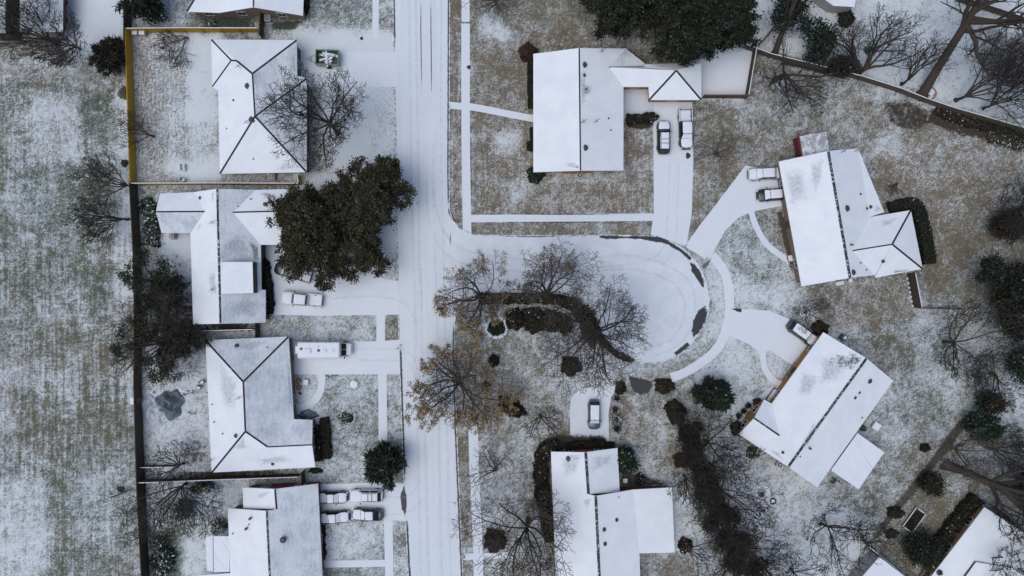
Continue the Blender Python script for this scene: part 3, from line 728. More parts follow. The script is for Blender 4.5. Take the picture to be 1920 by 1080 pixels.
# cross-gabled house with box dormer
h3 = House('cross gabled house with a square box dormer, half hidden by the round evergreen',
      dict(a=(300, 363, E), b=(365, 360, E), R0=(407, 354, 4.8), R1=(413, 607, 4.8), M2=(362, 608, E), M3=(357, 437, E), V=(384, 396.5, 4.0), wg=(292, 397, 4.0), d=(303, 437, E),
           s=(498, 605, E), s2=(498, 543.5, E), s3=(490, 543, 2.85), e=(489, 459, E), VE=(436, 398, 4.1), n=(480, 356, E), eg=(553, 395, 4.1), en=(562, 354, E), es=(556, 459, E)),
      [('R0', 'b', 'V', 'M3', 'M2', 'R1'), ('a', 'b', 'V', 'wg'), ('wg', 'V', 'M3', 'd'), ('R0', 'R1', 's', 's2', 's3', 'e', 'VE', 'n'), ('n', 'VE', 'eg', 'en'), ('VE', 'e', 'es', 'eg')],
      thin=[('R0', 'R1', 's', 's2', 's3', 'e', 'VE', 'n'), ('wg', 'V', 'M3', 'd')], broken=[('R0', 'R1', 1.1)], ridges=[('wg', 'V', .8), ('VE', 'eg', .8)], snap=[(('R0','R1','M2'),('V','M3','b')), (('R0','R1','s'),('n','VE','e','s2','s3'))], wall='siding_brown', door=(498, 500),
      vents=[(375.5, 371, .16, .3), (497, 383, .18, .3), (401, 418, .15, .4, 'antenna'), (401, 543, .18, .4, 'antenna'), (470, 373, .06), (447, 387, .06)],
      bare=[[(465, 440), (487, 455), (488, 500), (478, 500), (470, 470)], [(484, 360), (520, 362), (525, 378), (495, 375)]],
      faint=[[(440, 430), (465, 435), (480, 480), (420, 486), (418, 455)], [(330, 400), (375, 405), (370, 420), (320, 430)], [(388, 505), (405, 500), (408, 560), (395, 560)], [(415, 560), (495, 555), (495, 600), (418, 602)], [(395, 360), (404, 357), (398, 385)], [(370, 425), (380, 410), (372, 440)]])
d = MB(); zt = 4.95; zb = 3.2; q = [P(413.5, 491, zt), P(473.5, 491, zt - .15), P(475, 549.5, zt - .15), P(415, 551, zt)]
lo = [Vector((v.x, v.y, zb if i in (1, 2) else 4.5)) for i, v in enumerate(q)]
d.add(q, [(3, 2, 1, 0)], 0); d.add(q + lo, [(0, 1, 5, 4), (1, 2, 6, 5), (2, 3, 7, 6), (3, 0, 4, 7)], 1)
d.build('dormer', ['roof', 'siding_brown'], h3.root, origin=h3.c)
# hip-roofed house beside the motorhome
House('hip roofed house with grey streaked slopes beside the parked motorhome',
      dict(a=(385, 638, E), b=(541, 631, E), c=(551, 786, E), A1=(456, 716, 5.1), A2=(460, 809, 5.1), V=(502, 838, 3.9), wr=(585, 834, 3.9), wn=(586, 787.5, E), ws=(591, 876, E), g=(397, 886, E)),
      [('a', 'b', 'A1'), ('a', 'A1', 'A2', 'g'), ('b', 'c', 'V', 'A2', 'A1'), ('g', 'A2', 'V', 'wr', 'ws'), ('V', 'c', 'wn', 'wr')],
      thin=[('a', 'b', 'A1'), ('b', 'c', 'V', 'A2', 'A1'), ('V', 'c', 'wn', 'wr')], ridges=[('a', 'A1'), ('b', 'A1'), ('A1', 'A2', .9), ('A2', 'g'), ('A2', 'V'), ('V', 'wr', .7)], snap=[(('A1','A2','c'),('V','b')), (('A1','A2','g'),('a',))], wall='brick_tan', door=(560, 730),
      vents=[(444, 649, .22, .4), (443, 817, .2, .5), (398, 758, .06), (402, 791, .07), (418, 813, .07), (511, 870, .14, .25), (501, 651, .06), (450, 745, .13, .4, 'antenna'), (399, 861, .12, .4, 'antenna')],
      faint=[[(410, 665), (452, 705), (445, 780), (425, 780), (405, 730)], [(432, 842), (458, 815), (468, 840), (450, 845)], [(430, 640), (520, 634), (480, 660), (430, 660)], [(470, 862), (540, 850), (560, 866), (480, 874)], [(535, 655), (543, 650), (550, 780), (542, 775)]])
# gabled house beside four parked cars
h5 = House('long gabled house with stepped west roof beside the four parked cars',
      dict(a=(455, 914, E), b=(515.5, 917, 4.7), c=(518.5, 955, 4.7), d=(456, 953, 2.9), e=(427, 953, E), f=(500, 958, 4.95), g=(508, 1130, 4.95), h=(434, 1130, E), k=(596, 907, E), l=(607, 1130, E)),
      [('a', 'b', 'c', 'd'), ('e', 'f', 'g', 'h'), ('b', 'k', 'l', 'g', 'f', 'c')], thin=[('b', 'k', 'l', 'g', 'f', 'c')], walls=True, snap=[(('f','g','l'),('b','c','k'))], wall='brick_red', ridges=[('b', 'c')], broken=[('f', 'g', 1.1)],
      vents=[(470.5, 971, .16, .35, 'brick'), (463, 990, .16, .35, 'brick'), (437, 1000, .07), (532, 1011, .34, .6, 'turbine'), (467, 983, .06)], fascia='fascia',
      faint=[[(480, 925), (512, 918), (505, 928), (490, 938), (478, 932)], [(472, 965), (495, 960), (485, 1010), (470, 1010)]])
# NE long gabled house
House('long gabled house with hipped garage wing and walled courtyard under the dark trees',
      dict(a=(1000, 101, E), b=(1086, 90, 5.2), c=(1088.5, 320, 5.2), d=(1000, 323, E), e=(1175, 91, E), V=(1141, 126, 4.0), f=(1169, 163, E), g=(1169, 320, E), N=(1212, 120, E), K=(1268, 132, 4.3), W=(1207, 125.5, 3.0),
           sw=(1217, 187.5, E), s=(1216, 163, E), ne=(1315, 118, E), se=(1315, 187.5, E)),
      [('a', 'b', 'c', 'd'), ('b', 'e', 'V', 'f', 'g', 'c'), ('e', 'N', 'W', 'V'), ('V', 'W', 'K', 'sw', 's', 'f'), ('W', 'N', 'ne', 'K'), ('K', 'ne', 'se'), ('K', 'se', 'sw')],
      thin=[('e', 'N', 'W', 'V')], ridges=[('b', 'c', .75), ('V', 'W', .7), ('K', 'sw'), ('K', 'se'), ('e', 'N', .8)], snap=[(('b','c','g'),('e','V','f'))], wall='brick_orange', door=(1000, 222), roof_mat='roof',
      vents=[(1095, 121.5, .26, .4), (1095, 141, .16, .35), (1098, 170, .36, .6, 'box'), (1093, 230, .18, .4, 'antenna'), (1117, 229, .2, .4, 'antenna'), (1096.5, 277, .27, .4), (1141, 222, .08), (1145, 244, .07), (1128, 98, .14, .4, 'antenna')],
      faint=[[(1052, 305), (1082, 302), (1084, 318), (1065, 314)], [(1085, 130), (1100, 125), (1100, 200), (1090, 210)]], bare=[[(1072, 312), (1086, 308), (1086, 318)]])
# E house
House('tilted cross gabled house with a clipped hedge wrapped round its hipped wing',
      dict(a=(1460, 303, E), b=(1553, 283, 5.2), c=(1594, 521, 5.2), d=(1503, 537, E), e=(1609, 278, 3.05), f=(1630, 407, 2.9), V=(1598, 470, 4.3), g=(1640, 516, E), n=(1708, 394, E), K=(1673, 458, 4.4), s=(1730, 504, E), g2=(1641, 521, E), l=(1658, 398, 2.4), l2=(1632, 407, 2.5)),
      [('a', 'b', 'c', 'd'), ('b', 'e', 'f', 'V', 'g', 'c'), ('V', 'f', 'n', 'K'), ('K', 'n', 's'), ('V', 'K', 's', 'g2', 'g'), ('e', 'l', 'f')],
      broken=[('b', 'c', 1.5)], ridges=[('V', 'K', .7), ('K', 'n'), ('K', 's')], snap=[(('b','c','f'),('e','V','g'))], wall='brick_tan', door=(1485, 470), 
      vents=[(1587, 391, .28, .4), (1613, 364, .1), (1625, 391, .12, .35), (1632, 388, .16, .4), (1595, 459, .15, .35, 'brick'), (1599, 511, .25, .4), (1656, 490, .14, .3), (1578, 285, .14, .4, 'antenna'), (1604, 283, .12, .3, 'antenna'), (1613, 493, .07), (1624, 506, .07)],
      bare=[[(1563, 508), (1588, 508), (1590, 520), (1557, 522)], [(1665, 508), (1725, 503), (1700, 510), (1672, 513)]],
      faint=[[(1515, 300), (1548, 287), (1545, 330), (1530, 370), (1518, 345)], [(1465, 310), (1510, 305), (1522, 380), (1480, 400), (1472, 345)], [(1550, 490), (1578, 490), (1588, 515), (1558, 520)], [(1525, 485), (1545, 480), (1545, 520), (1525, 515)], [(1650, 412), (1690, 405), (1670, 425), (1650, 428)], [(1660, 395), (1642, 380), (1635, 400)]])
# SE diagonal house
h8 = House('diagonal gabled house with orange end wall and a ribbed carport roof',
      dict(a=(1544, 623, E), b=(1625, 672, 5.2), c=(1478, 875.5, 5.2), d=(1412, 832, E), V=(1462, 817, 4.4), e=(1447, 757, 2.8), n=(1433, 749, E), k=(1414, 784, 4.3), w=(1385, 814, E), f=(1675, 714, E), g=(1532, 914, E)),
      [('a', 'b', 'c', 'd', 'V', 'e'), ('V', 'e', 'n', 'k'), ('V', 'k', 'w'), ('V', 'w', 'd'), ('b', 'f', 'g', 'c')], broken=[('b', 'c', 1.4)], ridges=[('V', 'k', .9)], snap=[(('b','c','a'),('V','e'))], wall='brick_orange', door=(1465, 735),
      vents=[(1630, 714, .24, .35), (1611, 736, .13, .3), (1603, 745.5, .15, .3), (1517, 840, .15, .4, 'brick'), (1468, 848.5, .13, .3), (1500, 856, .06), (1616, 783, .07)],
      bare=[[(1568, 660), (1612, 668), (1622, 674), (1600, 700), (1570, 690), (1545, 680)], [(1590, 655), (1622, 671), (1610, 690), (1585, 680)]],
      faint=[[(1535, 670), (1560, 650), (1600, 690), (1570, 720), (1530, 730)], [(1500, 690), (1545, 700), (1520, 750), (1490, 745)], [(1435, 840), (1460, 845), (1475, 870)], [(1530, 780), (1545, 790), (1510, 850), (1490, 850)]])
# S stepped house
House('pale stepped roof house behind the blue car, its west side along a dark shrub bed',
      dict(a=(1033, 847, E), b=(1098, 848, 4.9), b2=(1103.5, 926.5, 4.9), c=(1117, 930, 4.9), g=(1126, 1130, 4.9), h=(1044, 1130, E), k=(1158, 840, E), l=(1162, 922, 2.8), m=(1187, 918, 3.1), n=(1260, 914, 2.35), o=(1265, 1036, 2.35), q=(1199, 1037.5, 3.0), r=(1202, 1130, 3.0), q2=(1193, 1037, 3.05), m2=(1118, 929, 4.8)),
      [('a', 'b', 'b2', 'c', 'g', 'h'), ('b', 'k', 'l', 'b2'), ('c', 'm', 'q2', 'q', 'r', 'g'), ('m', 'n', 'o', 'q', 'q2')], thin=[], broken=[('b', 'b2', 1.5), ('c', 'g', 1.5)], ridges=[], snap=[(('c','g','h'),('a','b','b2')), (('c','g','m'),('q2','q','r'))], wall='brick_red', door=(1180, 915),
      vents=[(1155.5, 975, .18, .35), (1132, 993, .2, .35), (1133.5, 1020, .2, .35), (1066.5, 860, .25, .45), (1160, 932, .05)],
      faint=[[(1045, 855), (1096, 850), (1085, 890), (1055, 900)], [(1060, 850), (1095, 850), (1080, 870)], [(1090, 935), (1113, 931), (1100, 960)], [(1104, 855), (1155, 846), (1150, 870), (1106, 890)]])
# SE corner house
h10 = House('orange brick house with a broad white roof filling the lower corner of the scene',
      dict(a=(1846, 951, E), b=(1925, 1003, 4.3), c=(1800, 1200, 4.3), d=(1722, 1112, E), e=(1990, 1060, E), f=(1890, 1250, E)),
      [('a', 'b', 'c', 'd'), ('b', 'e', 'f', 'c')], wall='brick_orange', fascia='fascia', ridges=[], overhang=.3, vents=[(1762, 1074, .26, .45), (1866, 965, .14, .4, 'antenna')])
# shed with metal roof south-east
House('small white ribbed metal roof shed with grey wall beside the lower fence', dict(a=(1649, 1044, 2.9), b=(1706, 1088, 2.5), c=(1650, 1160, 2.5), d=(1592, 1110, 2.9)),
      [('a', 'b', 'c', 'd')], metal=[('a', 'b', 'c', 'd')], wall='siding_grey', overhang=.12, name='shed', cat='shed', windows=False)
# small building at the top
House('small beige outbuilding with snowy roof at the frame top beyond the fence', dict(a=(1528, -14, 2.5), b=(1563, 11, 2.5), c=(1602, 13, 2.9), d=(1612, -40, 2.9), e=(1560, -60, 2.5)),
      [('a', 'b', 'c', 'd', 'e')], wall='concrete', overhang=.1, name='outbuilding', cat='outbuilding', windows=False)
# NW corner buildings
House('grey carport with snow speckled flat roof sheltering two dark cars', dict(a=(37, -60, 2.8), b=(118.5, -60, 2.8), c=(118, 60, 2.8), d=(37, 58.5, 2.8)),
      [('a', 'b', 'c', 'd')], thin=[('a', 'b', 'c', 'd')], wall='siding_brown', overhang=1.5, name='carport', cat='carport', fascia='wood_grey', windows=False)
House('brown sided building at the frame corner showing its tall east wall', dict(a=(-70, -60, 3.4), b=(10.5, -60, 3.4), c=(10, 62, 3.4), d=(-70, 62, 3.4)),
      [('a', 'b', 'c', 'd')], thin=[('a', 'b', 'c', 'd')], wall='wood_mid', overhang=.1, name='building', cat='building', fascia='wood_grey')
# extra annexes
def annex(h, name, pts, z, mat, wall, thick=.12, posts=True, zz=None):
    zz = zz or [z] * len(pts); V = [P(x, y, k) for (x, y), k in zip(pts, zz)]; n = len(V); b = MB(); c = h.c
    b.add(V, [tuple(range(n))], 0); b.add([v - Vector((0, 0, thick)) for v in V], [tuple(range(n))[::-1]], 1)
    for i in range(n):
        p, q = V[i], V[(i + 1) % n]; b.add([p, q, q - Vector((0, 0, thick)), p - Vector((0, 0, thick))], [(0, 1, 2, 3)], 1)
    o = b.build(name, [mat, wall], h.root, origin=c)
    if posts:
        cc = sum(V, Vector()) / n
        for v in V:
            m = MB(); q = v.lerp(cc, .06); m.box((q.x - c.x, q.y - c.y, (v.z - thick) / 2), (.12, .12, v.z - thick)); m.build('post', 'fascia', o)
    return o
annex(h8, 'carport_roof', [(1608, 812), (1658, 848), (1610, 917.5), (1558, 882)], 2.5, 'roof_metal', 'fascia', zz=[2.75, 2.4, 2.4, 2.75])
annex(h5, 'patio_roof', [(400.5, 1005), (430, 1005.5), (430.5, 1072), (401, 1073)], 2.45, 'roof_metal', 'blue_strip')
annex(h5, 'patio_roof', [(385, 1003.5), (399, 1004), (399.5, 1072), (388, 1070)], 2.0, 'roof', 'fascia', posts=False)
annex(h5, 'patio_roof', [(372, 1078.5), (432, 1074.5), (433, 1130), (372, 1130)], 2.3, 'roof', 'fascia', posts=False)
annex(h10, 'raised_roof', [(1830, 1054), (1896, 1064), (1990, 1125), (1900, 1200), (1788, 1112)], 4.0, 'roof', 'fascia_dark', thick=.5, posts=False, zz=[3.9, 4.5, 4.5, 4.6, 3.9])
# red shed with metal roof beside the tilted house
sh = empty('shed', P(1522, 268), 0, 'red shed with a two panel grey metal roof behind the tilted house', 'shed')
pts = [(1497.5, 255, 2.3), (1549, 246.5, 2.3), (1555, 283, 2.3), (1504, 293, 2.3)]; V = [P(*p) for p in pts]; c = sh.location.copy()
mid0 = (V[0] + V[1]) / 2; mid1 = (V[3] + V[2]) / 2
mid0.z = mid1.z = 2.42
b = MB(); b.add([V[0], mid0, mid1, V[3]], [(0, 1, 2, 3)], 0); b.build('roof_panel', 'shed_metal', sh, origin=c)
b = MB(); b.add([mid0 + Vector((.06, 0, 0)), V[1], V[2], mid1 + Vector((.06, 0, 0))], [(0, 1, 2, 3)], 0); b.build('roof_panel', 'shed_metal', sh, origin=c)
b = MB(); b.bar(mid0, mid1, .07, 6); b.build('roof_seam', 'metal_grey', sh, origin=c)
b = MB(); ins = inset([Vector((v.x, v.y, 2.25)) for v in V[::-1]], .06)
for i in range(4):
    p, q = ins[i], ins[(i + 1) % 4]; b.add([(p.x, p.y, 0), (q.x, q.y, 0), (q.x, q.y, 2.27), (p.x, p.y, 2.27)], [(0, 1, 2, 3)])
b.build('wall', 'red_paint', sh, origin=c)
b = MB(); b.bar(P(1495, 256, 2.34), P(1549, 245.5, 2.34), .05); b.bar(P(1497, 256, 2.34), P(1503.5, 293, 2.34), .16); b.build('roof_trim', 'red_paint', sh, origin=c)

# ------------------------------------------------------------------ fences
def fence(label, pts, h, mat, cap='wood_mid', every=2.4, name='fence', snow=True, thick=.05, rails=True, side=1):
    """pts: frame polyline on the ground"""
    W = [P(*p) for p in pts]; c = W[0].copy(); root = empty(name, c, 0, label, 'fence', 'fences between the yards')
    b = MB(); cp = MB(); rl = MB(); post = None
    for a, d in zip(W, W[1:]):
        L = (d - a).length; ang = math.atan2(d.y - a.y, d.x - a.x); nrm = Vector((-math.sin(ang), math.cos(ang), 0)) * side
        n = max(1, int(L / .16)); 
        for k in range(n):   # single boards, uneven tops
            q = a.lerp(d, (k + .5) / n); hh = h + rng.uniform(-.025, .025)
            b.box((q.x - c.x, q.y - c.y, hh / 2), (L / n * .94, thick * .5, hh), ang)
        m = (a + d) / 2
        cp.box((m.x - c.x, m.y - c.y, h + .04), (L, .13, .04), ang, 0)
        if snow: cp.box((m.x - c.x, m.y - c.y, h + .075), (L * .995, .11, .035), ang, 1)
        if rails:
            for z in (.35, h * .62, h - .15): rl.box((m.x - c.x + nrm.x * .06, m.y - c.y + nrm.y * .06, z), (L, .045, .09), ang)
        k = max(1, int(L / every))
        for j in range(k + 1):
            q = a.lerp(d, j / k) - c
            if post is None:
                pm = MB(); pm.box((0, 0, (h - .02) / 2), (.1, .1, h - .02)); post = pm.build('post', mat, root); o = post
            else:
                o = post.copy(); COL.objects.link(o); o.parent = root
            o.location = (q.x + nrm.x * .11, q.y + nrm.y * .11, 0); o.rotation_euler = (0, 0, ang)
    b.build('boards', mat, root); cp.build('top_cap', [cap, 'snow'] if snow else cap, root)
    if rails: rl.build('rails', mat, root)
    return root
fence('new yellow wooden fence along the west side of the snowy patterned yard', [(248, 62), (251, 160), (254, 260), (257, 344)], 1.9, 'wood_new', 'wood_new', side=-1, snow=False)
fence('yellow brown fence along the top of the snowy patterned yard', [(249, 61.5), (350, 60.5), (490, 61)], 1.75, 'wood_new', 'wood_new', side=-1)
fence('thin yellow brown fence between the hip roofed house and the cross gabled house', [(258, 347), (400, 346.5), (566, 347)], 1.8, 'wood_new', 'wood_new', side=1)
fence('short yellow fence return next to the air conditioner of the hip roofed house', [(566, 345), (564, 330)], 1.7, 'wood_new', 'wood_new', side=1)
fence('short brown fence joining the tan house to the yellow brown fence', [(495.5, 32), (493.5, 74)], 1.8, 'wood_mid', 'wood_mid', side=1, snow=False)
fence('long dark brown fence between the open field and the back yards', [(258, 347), (265, 480), (267, 600), (266, 720), (271, 900), (281, 1090)], 2.2, 'wood_old', 'wood_old', side=-1, snow=False)
fence('dark fence beside the top left car park ending at the yellow corner', [(246, -60), (247, 30), (247, 100)], 2.1, 'wood_old', 'wood_old', side=-1, snow=False)
fence('snow capped fence in the gap under the cross gabled house', [(360, 619.5), (482, 616.5)], 1.7, 'wood_old', side=1)
fence('short dark fence closing the gap under the cross gabled house', [(487, 604), (487.5, 633)], 1.8, 'wood_old', 'wood_old', snow=False)
fence('dark snow capped fence under the hip roofed house of the motorhome', [(266, 899), (420, 893), (566, 888)], 1.8, 'wood_old', side=1)
fence('brown fence return beside the red brick gable wall', [(571, 880), (572, 908)], 1.8, 'wood_mid', 'wood_mid', snow=False)
fence('low rail fence across the back yard behind the tarpaulin', [(270, 873), (332, 872)], 1.1, 'wood_old', 'wood_old', every=1.6)
fence('brown yard fence along the bottom of the garage court', [(1314, 184.5), (1396, 184.5)], 1.8, 'wood_mid', 'wood_mid', snow=False, side=-1)
fence('slim brown yard fence along the east side of the garage court', [(1396, 184), (1412, 90)], 1.8, 'wood_old', side=-1)
fence('long diagonal brown fence behind the tilted house', [(1392, 90), (1440, 108), (1507, 124), (1607, 149), (1680, 172), (1723, 189), (1773, 206), (1930, 251)], 1.6, 'wood_weather', side=-1)
fence('brown diagonal fence crossing the top corner of the scene', [(1790, 2), (1860, 24), (1930, 48)], 1.6, 'wood_weather', side=-1)
fence('dark fence with snowy top running down from the hipped hedge wing', [(1700, 513), (1712, 576)], 2.2, 'wood_old', side=1)
fence('thin low wire fence across the lawn under the tilted house', [(1713, 577), (1760, 578), (1797, 579)], .9, 'wood_old', 'wood_old', every=3, rails=False, snow=False)
fence('dark fence beside the small metal roof shed', [(1618, 1017), (1660, 1050), (1702, 1088)], 1.7, 'wood_old', side=1)
fence('dark fence with brown leaf litter at the foot of the diagonal shrub row', [(1293, 830), (1330, 915), (1368, 1000), (1382, 1040)], 1.9, 'wood_old', 'wood_old', side=-1, snow=False)
fence('short plank fence beside the orange cornered outbuilding court', [(0, 86), (70, 80), (130, 76)], 1.2, 'wood_grey', 'wood_grey', side=-1, snow=False)
fence('slanting garden fence dividing the far upper yards', [(1424, 84), (1460, 40), (1490, -20)], 1.5, 'wood_old', 'wood_old', side=1, snow=False)
# ------------------------------------------------------------------ trees
def tubes(paths, sides):
    """paths: list of (pts Nx3, radii N); batched tube mesh"""
    groups = {}
    for p, r in paths: groups.setdefault(len(p), []).append((p, r))
    VV = []; FF = []; off = 0
    for n, lst in groups.items():
        p = np.array([a for a, _ in lst], float); r = np.array([b for _, b in lst], float)
        t = np.empty_like(p); t[:, 1:-1] = p[:, 2:] - p[:, :-2]; t[:, 0] = p[:, 1] - p[:, 0]; t[:, -1] = p[:, -1] - p[:, -2]
        t /= np.linalg.norm(t, axis=2, keepdims=True) + 1e-9
        ref = np.where(np.abs(t[:, :1, 2:3]) > .9, np.array([1.0, 0, 0]), np.array([0, 0, 1.0]))
        u = np.cross(t, np.broadcast_to(ref, t.shape)); u /= np.linalg.norm(u, axis=2, keepdims=True) + 1e-9
        w = np.cross(t, u)
        a = np.arange(sides) * 2 * np.pi / sides
        ring = p[:, :, None] + r[:, :, None, None] * (u[:, :, None] * np.cos(a)[:, None] + w[:, :, None] * np.sin(a)[:, None])
        k = len(lst); VV.append(ring.reshape(-1, 3))
        base = off + (np.arange(k) * n * sides)[:, None, None] + (np.arange(n - 1) * sides)[None, :, None]
        i = np.arange(sides); j = (i + 1) % sides
        q = np.stack([base + i, base + j, base + sides + j, base + sides + i], -1)
        FF.append(q.reshape(-1, 4)); off += k * n * sides
    return np.concatenate(VV), np.concatenate(FF)

def grow(rs, p, d, L, r, level, maxl, out, nseg, kids, up=.12, wig=.16, rmin=.022, ratio=.58, ang=(32, 62)):
    pts = [p.copy()]; rad = [r]; dirs = [d]
    for i in range(nseg):
        d = d + rs.normal(0, wig, 3) + np.array([0, 0, up * (.5 if level else .2)])
        d /= np.linalg.norm(d); p = p + d * (L / nseg)
        pts.append(p); rad.append(max(rmin, r * (1 - .68 * (i + 1) / nseg))); dirs.append(d)
    out[level].append((np.array(pts), np.array(rad)))
    if level >= maxl: return
    n = kids[level]; n = int(n + rs.integers(-1, 2)) if n > 2 else n
    sgn = 1 if rs.random() < .5 else -1
    for k in range(n):
        t = .22 + .76 * (k + rs.random() * .7) / n; t = min(t, .985)
        f = t * nseg; i = min(int(f), nseg - 1); q = pts[i] + (pts[i + 1] - pts[i]) * (f - i)
        dd = dirs[i + 1]; lat = np.cross(dd, [0, 0, 1.0]); lat /= np.linalg.norm(lat) + 1e-6
        sgn = -sgn; a = R(rs.uniform(*ang))
        side = lat * sgn + np.array([0, 0, rs.uniform(-.25, .75)]) ; side /= np.linalg.norm(side)
        nd = dd * math.cos(a) + side * math.sin(a)
        LL = L * ratio * (1.12 - .62 * t) * rs.uniform(.75, 1.2)
        grow(rs, q, nd, LL, max(rmin, (rad[i] * .55)), level + 1, maxl, out, max(2, nseg - 1), kids, up, wig, rmin, ratio, ang)

def bare_tree(label, base, h, Rr, seed, n_limb=7, kids=(6, 5, 4), maxl=3, lean=(0, 0), trunk=.3, bark='bark', twig='bark_twig', arc=None, name='bare_tree', r0=None, rmin=.024,
              leaves=None, elev=(18, 58), up=.12, wig=.15, group='bare winter trees', cat='tree', stems=1):
    rs = np.random.default_rng(seed); out = {k: [] for k in range(-1, 6)}
    root = empty(name, P(*base), 0, label, cat, group)
    Rr *= 1.16; rmin *= 1.22
    r0 = (r0 or .017 * h + .06) * 1.25
    th = trunk * h; lean = np.array([lean[0], lean[1], 0.0]); 
    ups = (np.array([0, 0, th]) + lean)
    tp = [ups * t + np.array([rs.normal(0, .05), rs.normal(0, .05), 0]) * (t > 0) for t in (0, .04, .3, .65, 1.0)]
    out[-1].append((np.array(tp), np.array([r0 * 1.7, r0 * 1.15, r0 * .95, r0 * .85, r0 * .72])))
    top = tp[-1]
    az0 = rs.uniform(0, 6.28)
    for k in range(n_limb):
        if arc: az = R(arc[0] + (arc[1] - arc[0]) * (k + .5 + rs.uniform(-.3, .3)) / n_limb)
        else: az = az0 + 6.283 * (k + rs.uniform(-.3, .3)) / n_limb
        el = R(rs.uniform(*elev)); L = Rr / math.cos(el * .8) * rs.uniform(.72, 1.0)
        d = np.array([math.cos(az) * math.cos(el), math.sin(az) * math.cos(el), math.sin(el)])
        q = tp[3] + (top - tp[3]) * rs.uniform(.1, 1.0)
        grow(rs, q, d, L, r0 * rs.uniform(.42, .66), 0, maxl, out, 6, kids, up, wig, rmin)
    if maxl >= 2 and not arc:   # leader
        grow(rs, top, np.array([rs.normal(0, .25), rs.normal(0, .25), 1.0]), (h - th) * .7, r0 * .55, 0, maxl, out, 6, kids, up, wig, rmin)
    V, F = tubes(out[-1], 9); np_mesh('trunk', V, F, bark, root, smooth=True)
    lim = out[0]
    sets = [(lim, 6)] + [(out[k], 4 if k == 1 else 3) for k in (1, 2, 3, 4) if out[k]]
    VV = []; FF = []; o = 0; MI = []
    for j, (ps, sd) in enumerate(sets):
        v, f = tubes(ps, sd); VV.append(v); FF.append(f + o); o += len(v); MI += [0 if j == 0 else 1] * len(f)
    np_mesh('crown', np.concatenate(VV), np.concatenate(FF), [bark, twig], root, smooth=True, mi=MI)
    if leaves:
        mat, n, size, lo = leaves
        tips = np.array([p[-1 - rs.integers(0, 2)] for k in (2, 3) for p, _ in out[k]])
        rad = np.linalg.norm(tips[:, :2] - top[:2], axis=1) / Rr
        w = np.clip((rad - lo) / .35, 0.02, 1) ; w /= w.sum()
        c = tips[rs.choice(len(tips), n, p=w)] + rs.normal(0, .16, (n, 3))
        V, F = quads(rs, c, size); np_mesh('foliage', V, F, mat, root)
    return root

def quads(rs, c, size, flat=.0, aspect=1.5, out_dir=None):
    n = len(c)
    nrm = rs.normal(0, 1, (n, 3)); nrm[:, 2] = np.abs(nrm[:, 2]) + flat
    nrm /= np.linalg.norm(nrm, axis=1, keepdims=True)
    u = out_dir + rs.normal(0, .35, (n, 3)) if out_dir is not None else rs.normal(0, 1, (n, 3))
    u -= nrm * (u * nrm).sum(1, keepdims=True); u /= np.linalg.norm(u, axis=1, keepdims=True) + 1e-9
    w = np.cross(nrm, u); s = (size * rs.uniform(.6, 1.35, n))[:, None]
    a = u * s * aspect / 2; b = w * s / aspect / 1.2
    V = np.stack([c - a, c + b * .9 - a * .1, c + a, c - b * .9 - a * .1], 1)
    return V.reshape(-1, 3), np.arange(n * 4).reshape(-1, 4)

